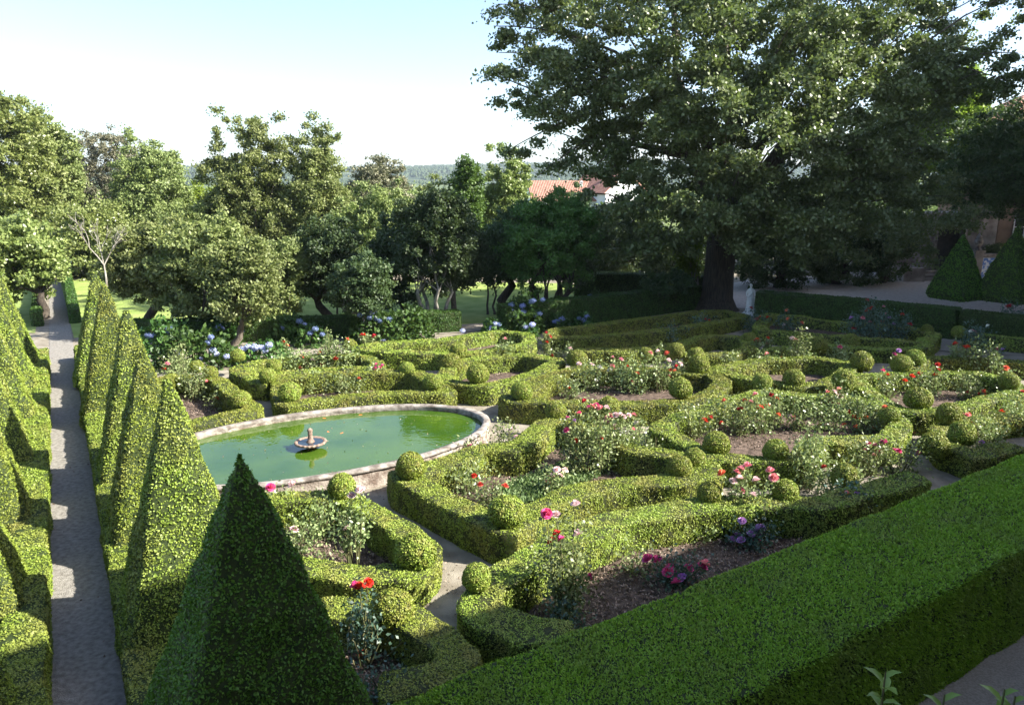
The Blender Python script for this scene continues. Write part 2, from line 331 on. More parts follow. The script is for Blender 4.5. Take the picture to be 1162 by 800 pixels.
# ---------------------------------------------------------------- pyramids
def pyramid(label, x, y, h, s, rz, seed, mat='yew', z0=.1, waist=0, group=None, name='clipped_pyramid', gap=.45, cov=1.6, leaf=.021):
    rng = np.random.RandomState(seed); n = max(6, int(s/.12)); rows = int(h/.14); vs = []; F = []
    for i in range(rows+1):
        t = i/rows; z = z0+t*(h-z0); k = s/2*(1-t)**.96+.012
        if waist and t < .09: k *= .8+.2*t/.09
        ring = []
        for sd_ in range(4):
            for j in range(n):
                u = -1+2*j/n; p = [(u,-1),(1,u),(-u,1),(-1,-u)][sd_]
                q = np.array(p, float); q *= 1-.06*abs(p[0]*p[1])**6; ring.append((q[0]*k, q[1]*k, z))
        vs += ring
    K = 4*n
    for i in range(rows):
        for j in range(K): F.append((i*K+j, i*K+(j+1) % K, (i+1)*K+(j+1) % K, (i+1)*K+j))
    Vf = np.array(vs); F = np.array(F); b = Vf.copy(); n1 = Noise(seed, .9); n2 = Noise(seed+1, .3)
    rad = b.copy(); rad[:,2] = 0; rad /= np.linalg.norm(rad, axis=1)[:,None]+1e-6
    Vf += rad*(n1(b)*.03+n2(b)*.022)[:,None]
    D = sqrt(x*x+y*y); l = foliage_on(Vf, F, D, rng, M[mat], cov, smin=leaf, seed=seed, gap=gap, out=.3, aspect=.6)
    o = link(name, mesh(name, [(Vf, F, M['yew_core'], True), l])); o.location = (x, y, 0); o.rotation_euler = (0,0,rz)
    return tag(o, label, 'topiary', group)
RW = 'clipped pyramids right of the long walk'; LW = 'clipped pyramids left of the long walk'
for lab, c, t, h, s, mt in [
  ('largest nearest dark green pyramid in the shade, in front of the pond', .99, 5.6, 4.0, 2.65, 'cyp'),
  ('sunlit pyramid just behind the dark one, hiding the left end of the pond', .97, 9.9, 3.6, 1.75, 'yew'),
  ('third pyramid from the camera in the right row, low tip against its neighbour', .96, 13.0, 3.4, 1.75, 'yew'),
  ('fourth pyramid of the right row, its tip left of the low tree trunk', .98, 15.8, 3.6, 1.75, 'yew'),
  ('fifth pyramid of the right row, broad lit face below the bare grey twigs', .88, 21.0, 3.5, 1.75, 'yew'),
  ('farthest pyramid of the right row, a narrow strip left of its neighbour', .85, 25.5, 3.4, 1.75, 'yew')]:
    p = pp(c, t); pyramid(lab, p[0], p[1], h, s, PA, int(t*10), mt, group=RW)
for lab, t, h, s in [
  ('nearest pyramid of the left row, cut by the bottom left edge of the photo', 8.4, 3.3, 1.7),
  ('second pyramid from the camera in the left row', 11.6, 3.5, 1.7),
  ('third pyramid from the camera in the left row', 14.8, 3.6, 1.7),
  ('fourth pyramid from the camera in the left row', 18.0, 3.6, 1.7),
  ('fifth pyramid from the camera in the left row', 21.2, 3.6, 1.7),
  ('sixth pyramid from the camera in the left row', 24.4, 3.6, 1.7),
  ('farthest pyramid of the left row below the magnolia crown', 27.6, 3.6, 1.7)]:
    p = pp(-1.7, t); pyramid(lab, p[0], p[1], h, s, PA, int(t*10)+3, group=LW)
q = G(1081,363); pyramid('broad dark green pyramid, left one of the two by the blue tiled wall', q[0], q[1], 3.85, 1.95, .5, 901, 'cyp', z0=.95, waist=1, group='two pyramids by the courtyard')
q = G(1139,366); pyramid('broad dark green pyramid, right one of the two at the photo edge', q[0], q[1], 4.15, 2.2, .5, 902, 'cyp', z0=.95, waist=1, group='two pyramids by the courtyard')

# ---------------------------------------------------------------- balls
def ball_mesh(seed):
    rng = np.random.RandomState(seed); a = []; n = 22
    prof = [(.02,-.62)]+[(cos(e)*1.0, sin(e)) for e in np.linspace(-.55, pi/2-.02, 12)]
    prof[0] = (.55,-.75)
    Vf, F = lathe(prof, n); b = Vf.copy(); n1 = Noise(seed, .9); Vf *= (1+n1(b)*.06)[:,None]
    s = .13; dens = 2.2/(s*s*.3); P, N = sample(Vf, F, dens, rng)
    N = P/np.linalg.norm(P, axis=1)[:,None]; P = P+N*rng.uniform(-.4,.5,(len(P),1))*s
    v, f = leafq(P, N, s, rng, .6, .9, .25, .8)
    return mesh('box_ball', [(Vf*.97, F, M['box_core'], True), (v, f, M['box'])])
BM = [ball_mesh(700+i*5) for i in range(9)]
BALLS = [  # x, y, radius in px, height of its foot, label
 (466,529,16,.58,'round box ball on the hedge corner right beside the pond wall'),
 (575,581,18.5,.58,'large round box ball on the near corner of the pentagon hedge'),
 (541,655,16,.58,'round box ball at the gravel path end of the long curved hedge'),
 (471,626,21,.5,'wide box ball on the rounded hedge corner at the path fork'),
 (388,553,15,.5,'flattish box ball on the hedge below the pond wall'),
 (446,691,21,.45,'box ball beside the dark pyramid, half lit, under red roses'),
 (273,454,11,.5,'box ball on the front corner of the bed left of the pond'),
 (223,417,8,.5,'small brownish box ball at the back left, under the hydrangea'),
 (239,424,8,.5,'small box ball at the back left, right of a brownish one'),
 (270,404,7.5,.5,'small box ball at the far left corner near pale blue hydrangea heads'),
 (304,427,9,.5,'box ball between the two hedge rings behind the pond, left side'),
 (329,446,11.5,.55,'box ball on the left front corner of the hedge at the pond edge'),
 (311,416,8,.5,'low box ball behind the pond, furthest back of three in a line'),
 (491,434,9.5,.55,'box ball on the right front corner of the hedge at the pond edge'),
 (462,419,8,.45,'loose box mound at the inner corner of the pond edge hedge'),
 (542,425,11.5,.55,'box ball on the front point of the angular hedge by the pond end'),
 (520,399,9.5,.5,'box ball on the dark back hedge, above a cut box block'),
 (512,414,12,.35,'cut block of box, brightly lit, between pond end and back hedge'),
 (592,444,11,.55,'box ball at the left end of the large oval hedge'),
 (631,467,11,.5,'box ball in front of the large oval hedge, near its dark side'),
 (655,408,10,.5,'box ball at the back of the oval hedge under a pale pink rose'),
 (691,462,11,.5,'box ball at the front middle of the oval hedge behind pink roses'),
 (772,441,12.5,.55,'round box ball at the right front of the oval hedge'),
 (793,415,11.5,.5,'box ball in front of another at the right end of the oval hedge'),
 (790,403,8.5,.5,'box ball just behind and above a larger one'),
 (767,398,9,.45,'bright box ball in the back, edged by deep shade'),
 (733,402,8,.45,'box ball partly hidden by tall pale rose shoots'),
 (813,504,14,.52,'tall domed box ball at the corner of the centre right hedge'),
 (880,512,13,.5,'loose rounded box ball on the shaded front of the centre right hedge'),
 (771,531,13.5,.52,'flat-topped box ball on the right point of the pentagon hedge'),
 (788,521,12,.52,'box ball touching a flat-topped one, on its right'),
 (805,560,12.5,.55,'box ball on the long curved hedge below the flat-topped pair'),
 (891,558,14,.5,'box ball behind pale pink roses beside the gravel path'),
 (958,541,14,.4,'box ball half hidden by leafy rose shoots near the terrace hedge'),
 (865,434,9.5,.52,'box ball on the hedge left of the taller domed pair, centre right'),
 (901,430,10.5,.5,'box ball with rose leaves in front, between two hedges'),
 (958,433,12.5,.52,'large smooth box ball at the left point of the far right ring'),
 (978,411,11.5,.5,'broad box ball at the back right with a lit stub'),
 (1023,414,10.5,.5,'box ball behind mauve roses at the back right'),
 (1038,407,9.5,.5,'clean round box ball, furthest right one at the back'),
 (1042,453,13,.52,'box ball on the dark front corner of the far right ring'),
 (1077,470,13,.5,'uppermost box ball of the three by the terrace hedge'),
 (1092,493,14,.45,'rightmost box ball of the three by the terrace hedge'),
 (1060,506,14,.42,'lowest box ball of the three, beside a patch of pale gravel'),
 (1145,433,10.5,.5,'box ball with coral roses at the far right of the garden'),
 (1010,471,10,.5,'box ball mostly hidden among coral roses'),
 (928,392,9.5,.4,'dark shaded box ball below the courtyard hedge'),
 (397,392,7,.4,'small dark box ball beside a slim white trunk'),
 (1052,375,6.5,.4,'small shaded ball by the end of the tall hedge'),
 (1088,377,7,.4,'small shaded ball right of the grey walk'),
 (965,388,9,.3,'low shaded dome left of the tall roses'),
 (850,386,8,.3,'dark dome in the shade below the statue'),
]
rb = random.Random(4)
for i, (x, y, r, zf, lab) in enumerate(BALLS):
    z = zf+.25; g = G(x, y, z); R = r/FPX*sqrt(g[0]**2*0+g[1]**2)*cos(PITCH)*1.02
    D = g[1]*cos(PITCH)+(CH-z)*sin(PITCH); R = r*1.05/FPX*D; z = zf+R*.72; g = G(x, y, z)
    o = link('box_ball', BM[i*5 % 9]); o.location = (g[0], g[1], z); o.rotation_euler = (0,0,rb.uniform(0,6)); k = rb.uniform(.93,1.03); o.scale = (R*rb.uniform(.93,1.08), R*rb.uniform(.93,1.08), R*k)
    tag(o, lab, 'topiary ball', 'clipped box balls along the hedges')

# ---------------------------------------------------------------- pond
PC = np.array([-4.26, 15.75]); PT = radians(27.5); PAX, PBX = 3.88, 2.05
def ring_mesh(prof, n=96, seed=1, jit=.012):
    a = np.arange(n)*2*pi/n; vs = []
    for off, z in prof:
        x = (PAX+off)*np.cos(a); y = (PBX+off)*np.sin(a); vs.append(np.c_[x*cos(PT)-y*sin(PT), x*sin(PT)+y*cos(PT), np.full(n, z)])
    v = np.concatenate(vs); nz = Noise(seed, .35); v += np.c_[nz(v), nz(v+3), nz(v+7)*.5]*jit
    f = [(i*n+j, i*n+(j+1) % n, (i+1)*n+(j+1) % n, (i+1)*n+j) for i in range(len(prof)-1) for j in range(n)]
    return v, np.array(f)
pond = empty('stone_pond', (PC[0], PC[1], 0)); tag(pond, 'oval stone-walled garden pond filled with green water', 'pond')
link('pond_wall', mesh('pond_wall', [(*ring_mesh([(.16,0),(.15,.15),(.15,.28),(.15,.36)]), M['stone'], True), (*ring_mesh([(.0,.36),(.0,.0)], seed=3), M['stone'], True)]), pond)
link('coping', mesh('coping', [(*ring_mesh([(.13,.345),(.175,.35),(.185,.39),(.17,.42),(.1,.43),(.05,.428),(.0,.418),(-.015,.38),(.0,.3)], 120, 5, .014), M['coping'], True)]), pond)
mw, nt, b = newmat('green_water'); b.inputs['Roughness'].default_value = .03; b.inputs['IOR'].default_value = 1.65; b.inputs['Specular IOR Level'].default_value = .5
nt.links.new(mix(nt, (.028,.07,.006), (.055,.105,.01), noise(nt, .8, 3)), b.inputs['Base Color'])
bp = nt.nodes.new('ShaderNodeBump'); bp.inputs['Strength'].default_value = .2; bp.inputs['Distance'].default_value = .02
nt.links.new(noise(nt, 5, 2, 0, 1), bp.inputs['Height']); nt.links.new(bp.outputs[0], b.inputs['Normal'])
v, f = ring_mesh([(.01,.29)], 96, 1, 0); c = v.mean(0)
wv = np.concatenate([v, [c]]); wf = np.array([(j, (j+1) % 96, 96) for j in range(96)])
o = link('water', mesh('water', [(wv, wf, mw)])); o.location = (PC[0], PC[1], 0); o['kind'] = 'structure'
fp = G(352.5, 503, .4); ft = empty('fountain', (fp[0], fp[1], 0)); tag(ft, 'small stone fountain with scalloped dish standing in the green pond', 'fountain')
link('pedestal', mesh('pedestal', [(*lathe([(.09,0),(.08,.2),(.07,.34),(.12,.37)], 16), M['terracotta'], True)]), ft)
fold = lambda a, i: (.05*np.abs(np.cos(a*11)) if i in (3,4,5) else 0*a)
link('basin', mesh('basin', [(*lathe([(.05,.34),(.2,.36),(.28,.385),(.325,.41),(.335,.44),(.32,.455),(.285,.45),(.26,.41),(.03,.4)], 132, fold=fold), M['terracotta'], True)]), ft)
mb = solid('basin_water_dark', (.02,.03,.04), rough=.05, spec=.5)
link('basin_water', mesh('basin_water', [(*lathe([(.27,.435),(.001,.436)], 32), mb)]), ft)
link('spout', mesh('spout', [(*lathe([(.09,.42),(.09,.45),(.065,.475),(.052,.54),(.045,.6),(.055,.63),(.042,.645),(.06,.68),(.055,.72),(.025,.745),(.001,.75)], 20), M['terracotta'], True)]), ft)
mf = solid('goldfish_orange', (.8,.12,.02), (.85,.3,.08), 30, rough=.35)
for i, (x, y, lab) in enumerate([(410,471,'orange goldfish nearest the far stone edge of the pond'),(372,490,'orange goldfish right of the fountain, left one of a close pair'),(387,492,'orange goldfish right of the fountain, right one of a close pair'),(369,475,'faint small orange goldfish behind the fountain near the far edge')]):
    v, f = lathe([(.001,-.1),(.025,-.085),(.038,-.04),(.034,.02),(.016,.07),(.008,.085),(.028,.115),(.034,.135),(.001,.13)], 10, sy=.6)
    v = v[:,[2,0,1]]; g = G(x, y, .28); o = link('goldfish', mesh('goldfish', [(v*1.15, f, mf, True)])); o.location = (g[0], g[1], .268); o.rotation_euler = (0,0,i*1.9+.3)
    tag(o, lab, 'fish', 'goldfish in the pond')
def feather_like(x, y, lab):
    rng = np.random.RandomState(int(x)); g = G(x, y, .28); v, f = leafq(rng.uniform(-1,1,(7,3))*[.16,.04,0], np.tile([[0,0,1.]],(7,1)), .13, rng, .35, .6, 0); v[:,2] *= .06
    o = link('floating_petals', mesh('floating_petals', [(v, f, M['white_petals' if 0 else 'white'])])); o.location = (g[0], g[1], .279); tag(o, lab, 'petals')
feather_like(327, 523, 'white petals floating on the green water below the fountain')

# ---------------------------------------------------------------- roses
def bloom_mesh(mat, seed, r=1.0, leafy=True):
    rng = np.random.RandomState(seed); vs = []; fs = []; k = 0
    for lay, (n, rad, h, tl) in enumerate([(6,1.0,.1,.25),(5,.78,.28,.6),(4,.5,.5,1.0),(3,.25,.62,1.25)]):
        for j in range(n):
            a = j*2*pi/n+lay*.6+rng.uniform(-.15,.15); d = np.array([cos(a), sin(a), 0]); t = np.array([-sin(a), cos(a), 0]); w = rad*pi/n*1.25+.12
            p0 = d*.08; p1 = d*rad*.6+np.array([0,0,h*.5]); p2 = d*rad*cos(tl*.55)+np.array([0,0,h+.25*tl])
            q = [p0-t*w*.2, p0+t*w*.2, p1+t*w*.75, p1-t*w*.75, p2+t*w*.5, p2-t*w*.5]; vs += q
            fs += [(k,k+1,k+2,k+3),(k+3,k+2,k+4,k+5)]; k += 6
    return mesh('bloom', [(np.array(vs)*r, np.array(fs), M[mat])], smooth=True)
BLM = {c: bloom_mesh(c, i) for i, c in enumerate(['red','coral','pink','magenta','pale','purple','white'])}
def rose(label, bx, by, hp, wp, blooms=(), leaf='rose_leaf', dens=1.0, up=0, seed=0, bs=1.0):
    g = G(bx, by); D = g[1]*cos(PITCH)+CH*sin(PITCH); s = D/FPX; H = hp*s*1.15; Wd = wp*s/2
    rng = np.random.RandomState(seed+7); root = empty('rose_bush', (g[0], g[1], 0)); tag(root, label, 'rose bush', 'rose bushes in the box-edged beds')
    tips = []
    for (x, y, c) in blooms:
        dy = rng.uniform(-.15,.15); q = V(x, y, g[1]+dy); tips.append((np.array([q[0]-g[0], dy, max(.15,q[2])]), c))
    ns = max(4, int(5*dens+wp/9)); ends = [t for t, c in tips]
    for i in range(ns):
        a = rng.uniform(0,2*pi); r = Wd*sqrt(rng.rand()); ends.append(np.array([cos(a)*r, sin(a)*r, H*rng.uniform(.6,1.0)*(1-.25*(r/(Wd+.01))**2)]))
    st = []; P = []; N = []
    for e in ends:
        b0 = np.array([e[0]*.25+rng.normal()*.03, e[1]*.25+rng.normal()*.03, 0]); m = (b0+e)/2+np.array([rng.normal()*.05, rng.normal()*.05, .1*e[2]])
        st.append(tube([b0, m, e], [.011,.008,.004], 4))
        n = int((24+36*e[2])*dens*(.8 if up else 1.15)); t = rng.uniform(.15 if not up else .3, 1, n)[:,None]
        q = (1-t)**2*b0+2*t*(1-t)*m+t*t*e; sp = (.05+.11*(1-up)*np.sin(t*pi*.95)); dr = rng.normal(size=(n,3)); q = q+dr*sp; P.append(q); N.append(dr+[0,0,.4])
    P = np.concatenate(P); N = np.concatenate(N); P[:,2] = np.abs(P[:,2]-.04)+.04
    sz = .046+.0015*D; v, f = leafq(P, N, sz, rng, .62, .9, .5)
    link('stems', mesh('stems', [(*cat(st), M['stem'])]), root); link('foliage', mesh('foliage', [(v, f, M[leaf])]), root)
    if tips and not set(label.replace(',', '').split()) & {'one','two','three','five','single','pair','trio','double','few'}:   # more blooms at other cane ends
        for e in ends[len(tips):len(tips)+rng.randint(0,3)]: tips.append((e, tips[rng.randint(len(tips))][1]))
    for t, c in tips:
        o = link('bloom', BLM[c], root); o.location = t; k = rng.uniform(.85,1.15)*(.05+.0012*D)*bs; o.scale = (k,k,k); o.rotation_euler = (rng.uniform(.1,.7), rng.uniform(-.4,.4), rng.uniform(0,6))
R_, C_, K_, G_, P_, U_, W_ = 'red','coral','pink','magenta','pale','purple','white'
ROSES = [
 ('pale green rose bush with small pink buds left of the pond by the pyramid',222,455,42,46,[(224,445,R_),(235,433,K_),(247,438,P_)]),
 ('rose bush with one red bloom at the very left, against the pyramid edge',200,436,36,30,[(186,419,R_),(190,413,K_)]),
 ('tall thin rose shoot at the back left in front of hydrangea leaves',206,425,34,16,[]),
 ('low rose with a red bud in front of the left box ball',252,466,20,22,[(257,458,R_)]),
 ('rose bush behind the pond with a pair of coral blooms at its right',395,446,26,60,[(407,430,C_),(408,435,C_)]),
 ('rose bush with a bright magenta cluster beyond the pond',428,440,26,34,[(426,418,G_),(431,418,G_),(427,421,G_)]),
 ('low leafy rose between box balls at the pond edge bed',358,447,22,34,[]),
 ('spreading rose with three coral blooms at the back left',328,424,26,36,[(329,412,K_),(341,418,C_),(319,414,C_)]),
 ('rose bush with salmon blooms behind the box ring beyond the pond',356,424,32,34,[(363,401,R_),(353,419,C_),(342,405,C_)]),
 ('rose bush loaded with red blooms in the far left bed',372,423,34,34,[(366,413,R_),(365,416,C_),(381,407,R_),(355,408,P_)]),
 ('tallest white-leaved rose in the far left bed with a red tip',378,420,50,18,[(376,400,P_),(388,410,R_)],{'up':1}),
 ('rose shoots at the right end of the far left bed',398,422,34,26,[(394,385,C_)]),
 ('thin rose shoot with a dark red tip near the pale hydrangea heads',323,408,22,10,[(322,388,R_)],{'up':1}),
 ('thin shoot with an orange bud by the slim white trunk',416,396,22,22,[(413,380,R_)],{'up':1}),
 ('small rose with one pink bloom on the angular hedge bed',549,416,16,22,[(551,408,G_)]),
 ('rose with a single pale pink bloom in the bed behind the pond end',577,414,30,26,[(573,385,K_)]),
 ('pale rose by the near end of the pond with a few pink buds',570,520,46,34,[(580,487,P_),(586,496,P_)]),
 ('small rose with one magenta bloom against the pond wall',540,530,28,26,[(533,506,G_)]),
 ('low rose in the pentagon bed with one red bloom',530,562,36,46,[(538,540,R_)]),
 ('low rose in the pentagon bed with two salmon blooms',560,578,28,44,[(545,550,C_),(573,552,C_)]),
 ('low spindly rose with tiny pink buds in the middle of the pentagon bed',622,562,26,50,[(621,547,K_),(632,533,P_),(641,534,P_)]),
 ('big rose bush with magenta and lilac blooms in the pentagon bed',655,542,74,56,[(643,488,G_),(657,470,G_),(644,475,G_),(651,478,U_),(654,500,R_),(661,541,C_),(668,542,R_)]),
 ('big rose bush topped by a bright pink cluster in the pentagon bed',682,540,78,50,[(663,455,R_),(668,463,G_),(673,461,K_),(677,460,G_),(681,463,K_),(688,463,P_)]),
 ('rose bush with a dense pale pink cluster above the pentagon bed',700,530,60,46,[(689,474,K_),(695,477,P_),(696,483,P_),(699,471,P_),(704,471,P_),(697,488,K_),(704,489,W_),(693,472,K_),(708,473,P_)]),
 ('rose bush with white and blush blooms right of the pink clusters',722,516,44,34,[(714,471,P_),(719,471,K_),(722,480,W_)]),
 ('leafy rose without blooms on the dark right part of the pentagon bed',735,538,44,40,[]),
 ('low rose with one red bloom inside the oval ring, left part',648,453,22,40,[(646,441,R_)]),
 ('bushy rose inside the oval ring just right of the back ball',672,446,34,40,[(657,413,P_),(677,433,W_)]),
 ('bushy rose inside the oval ring with a red and a white bloom',704,446,36,40,[(711,416,R_),(692,420,W_),(695,406,K_)]),
 ('rose bush inside the oval ring with scattered pink blooms',728,448,44,36,[(723,424,C_),(718,434,K_),(726,440,K_),(738,401,K_)]),
 ('tall pale rose shoots inside the oval ring, right part',748,446,56,36,[(759,409,P_),(761,420,C_),(766,421,C_),(759,428,K_),(772,413,P_)],{'up':.6}),
 ('rose by the right wall of the oval ring with a red bloom',768,438,30,20,[(775,429,R_)]),
 ('slim white-leaved shoot with red tips left of the oval ring',618,413,36,20,[(620,378,R_),(624,382,R_)],{'up':1}),
 ('low rose with a row of five bright red blooms behind the oval ring',634,412,14,32,[(618,409,R_),(623,409,R_),(629,409,R_),(635,408,R_),(626,404,R_)]),
 ('thin rose with one large blush bloom above a box ball',648,414,28,14,[(647,396,P_),(651,413,P_)],{'up':1}),
 ('sprawling rose with a red bloom at the left of the centre right bed',786,500,40,40,[(819,480,R_),(806,474,R_)]),
 ('rose bush with a bright red double bloom in the centre right bed',836,496,44,40,[(838,465,R_),(841,464,R_),(845,455,R_),(852,456,K_)]),
 ('pale leafy rose with one pink bloom in the centre right bed',818,486,36,32,[(816,467,K_),(822,455,C_)]),
 ('tall rose with a red bloom in front of the lit ball, centre right',880,486,50,36,[(881,453,R_),(872,469,R_),(875,448,R_)]),
 ('rose bush with coral blooms in the middle of the centre right bed',862,494,42,36,[(861,462,C_),(864,463,C_),(883,471,C_),(857,448,K_)]),
 ('rose bush with one pale peach bloom in the centre right bed',905,490,42,40,[(897,473,P_),(900,474,K_)]),
 ('dense rose with a few coral blooms at the right of the centre right bed',938,492,42,44,[(958,482,C_),(930,493,R_)]),
 ('rose with a cluster of mauve pink blooms above pale gravel',948,478,40,36,[(939,445,K_),(947,445,P_),(952,442,K_),(953,450,P_),(942,458,R_),(949,458,G_),(951,466,G_)]),
 ('rose bush with many coral blooms left of the far right ring',978,492,44,36,[(974,475,C_),(972,485,R_),(983,474,C_),(993,486,R_),(970,473,R_)]),
 ('rose bush with bright coral blooms above a pale gravel patch',1008,498,40,36,[(1009,489,C_),(1004,462,C_),(1020,492,R_),(1036,493,C_),(1020,500,C_),(1026,487,K_)]),
 ('thin rose with pale flowers near the back balls, centre',830,424,22,24,[]),
 ('low white rose mass right of the back pair of balls',866,424,28,40,[(886,407,R_),(870,402,K_)]),
 ('tall white-leaved rose with a pink tip at the back centre',903,422,48,24,[(899,384,P_),(903,386,K_)],{'up':.6}),
 ('slim shoot with a bright red pair of blooms at the back',858,408,26,10,[(857,387,R_),(860,386,R_)],{'up':1}),
 ('slim shoot with two coral blooms beside a red-tipped one',871,406,24,10,[(871,390,C_),(871,384,R_)],{'up':1}),
 ('rose with one magenta bloom at the back right',953,417,24,34,[(953,394,G_)]),
 ('leafy rose between balls at the back right with a tiny red bloom',922,424,22,30,[(908,419,R_)]),
 ('rose left inside the far right ring with a red bloom',1003,453,28,30,[(1027,432,R_),(1002,421,G_)]),
 ('rose at the left ball of the far right ring',1022,430,30,22,[(1015,402,G_),(1023,412,U_)],{'up':1}),
 ('dense white-green rose filling the middle of the far right ring',1058,450,34,46,[(1035,427,R_),(1061,426,R_),(1065,420,R_)]),
 ('rose with two coral red blooms in the far right ring',1095,454,30,36,[(1100,445,R_),(1098,451,C_),(1111,450,R_),(1117,444,C_)]),
 ('tall rose shoots with one flat red bloom at the back right',1085,424,36,24,[(1083,391,R_),(1084,390,R_)],{'up':.8}),
 ('tall white shoots with two red blooms at the far right',1100,426,44,26,[(1094,394,R_),(1098,394,R_)],{'up':.8}),
 ('tall pale rose shoot rising before the shaded bed at right',1120,428,44,22,[],{'up':.8}),
 ('rose in front of the rightmost ball with coral blooms',1136,455,50,28,[(1140,432,C_),(1138,451,C_),(1128,453,P_)],{'up':.6}),
 ('rose with red pink blooms below the right end of the ring',1132,476,32,40,[(1131,465,R_),(1133,467,K_),(1147,474,P_)]),
 ('rose with pale coral blooms at the right photo edge',1150,494,36,36,[(1147,476,K_),(1141,480,C_),(1161,480,P_),(1161,445,R_)]),
 ('grey-leaved rose between the three balls and the photo edge',1120,504,24,50,[(1099,470,C_),(1104,481,R_),(1091,470,K_),(1098,471,K_)]),
 ('low rose with tiny purple flowers by the terrace hedge at right',1108,528,24,34,[(1107,515,U_),(1114,502,U_),(1091,513,G_),(1125,524,U_),(1109,526,U_)]),
 ('rose with magenta blooms left of the lowest ball',1020,538,40,50,[(1015,511,G_),(1020,512,G_),(1043,514,G_)]),
 ('pale rose with magenta buds in front of the centre right bed',985,540,44,50,[(981,511,G_),(986,504,G_),(993,506,K_),(992,517,K_)]),
 ('tall drooping leafy rose, pale and without blooms, by the near gravel',920,556,70,56,[],{'dens':1.7}),
 ('leafy rose right of the drooping pale one',952,570,44,50,[(935,530,R_)],{'dens':1.4}),
 ('shade-tinted rose with a pink trio beside the terrace hedge',962,592,40,50,[(953,562,G_),(957,562,K_),(961,560,K_),(973,562,U_)],{'leaf':'rose_shade'}),
 ('tall rose with large lilac-pink blooms over the gravel path',845,600,70,44,[(848,529,K_),(836,536,K_),(832,546,P_),(839,543,P_),(841,556,K_),(858,545,P_),(874,534,K_),(878,542,K_),(819,537,C_)],{'up':.9,'bs':1.25}),
 ('rose bush with dark red blooms beside the bare soil',868,606,40,60,[(858,588,R_),(873,578,R_),(827,582,R_),(820,581,R_),(837,578,R_),(832,595,C_)],{'bs':1.15}),
 ('low rose with purple flower clusters next to the terrace hedge',852,622,26,50,[(830,614,U_),(836,619,U_),(841,613,U_),(852,606,U_),(856,603,U_),(862,600,U_),(862,606,U_),(842,591,U_),(857,614,G_)],{'leaf':'rose_shade','bs':1.25}),
 ('low leafy rose without blooms in the bare soil bed, upper right',800,612,22,36,[]),
 ('rose bush with big red and pink blooms on the long curved hedge',640,704,86,58,[(620,583,G_),(631,584,P_),(653,572,P_),(632,606,R_),(637,612,G_),(626,614,R_),(656,606,P_),(668,656,G_)],{'bs':1.2,'dens':1.5}),
 ('shade-tinted rose at the shaded foot of the long curved hedge',640,726,40,56,[],{'leaf':'rose_shade'}),
 ('rose with violet-magenta clusters on the dark soil by the terrace hedge',765,664,26,50,[(758,649,G_),(763,647,G_),(760,644,G_),(781,645,G_),(797,643,G_),(800,640,K_),(774,656,U_),(735,634,G_)],{'leaf':'rose_shade','bs':1.3}),
 ('small sparse rose seedling on the bare soil',714,652,30,36,[],{'dens':.7}),
 ('pale leafy rose right of the nearest long hedge, low',820,592,22,40,[]),
 ('pale leafy rose bush inside the bed below the pond wall',362,612,44,40,[],{'dens':1.2}),
 ('tall thin rose stems with pale blooms in the bed below the pond wall',398,645,72,40,[(394,601,P_),(399,562,P_),(409,556,P_)],{'up':.9,'bs':1.2}),
 ('rose with pink blooms beside the dark pyramid, upper one',322,590,36,24,[(307,553,G_),(332,550,P_),(325,568,K_)],{'bs':1.2}),
 ('rose with one flat pale bloom close to the dark pyramid edge',336,634,40,30,[(334,601,P_)],{'bs':1.3}),
 ('yellow-green leafy shrub rose between pyramid and box hedge',358,664,42,40,[]),
 ('shade-tinted rose with three red blooms near the half-shaded ball',412,760,82,36,[(403,664,G_),(408,667,R_),(418,661,R_),(411,742,C_),(466,719,R_)],{'leaf':'rose_shade','bs':1.2,'up':.5}),
 ('shade-tinted rose low in the shade beside the dark pyramid',436,806,46,70,[],{'leaf':'rose_shade'}),
 ('tall shaded rose with pink and purple blooms below the tall hedge',990,392,50,30,[(984,341,R_),(983,351,R_),(987,351,R_),(989,349,R_),(984,353,R_),(979,361,K_),(966,361,U_),(987,366,K_)],{'leaf':'rose_shade'}),
 ('shaded rose with a bright red bloom and purple buds at its right',1013,390,42,30,[(1024,357,R_),(1009,361,U_),(1014,368,U_),(1004,357,K_),(1002,364,R_)],{'leaf':'rose_shade'}),
 ('shaded rose with a crimson bloom at the left of the tall pair',966,390,34,24,[(969,373,R_)],{'leaf':'rose_shade'}),
 ('shaded rose below the statue with a dark red bloom',860,378,22,34,[(859,362,R_),(852,350,R_)],{'leaf':'rose_shade'}),
 ('shaded rose right of the statue with a coral bloom',892,382,28,34,[(894,362,C_),(890,369,P_)],{'leaf':'rose_shade'}),
 ('shaded rose at the right edge with two crimson blooms',1142,386,42,30,[(1130,361,R_),(1144,348,R_),(1147,347,R_)],{'leaf':'rose_shade'}),
 ('shaded rose with magenta blooms right of the grey walk',1104,402,36,34,[(1106,377,G_),(1103,376,K_),(1121,370,W_),(1138,397,U_),(1130,401,G_)],{'leaf':'rose_shade'}),
 ('shaded rose with one dark red bloom left of the old trunk base',800,378,20,40,[(801,363,R_),(805,364,R_)],{'leaf':'rose_shade'}),
 ('shaded rose with one lilac bloom under the old tree',762,388,18,40,[(761,377,U_)],{'leaf':'rose_shade'}),
 ('shaded rose with a red bloom at the far end of the walk',700,360,12,24,[(701,351,R_),(693,349,R_)],{'leaf':'rose_shade'}),
]
for i, r in enumerate(ROSES):
    kw = r[6] if len(r) > 6 else {}
    rose(*r[:6], seed=i*3+1, **kw)
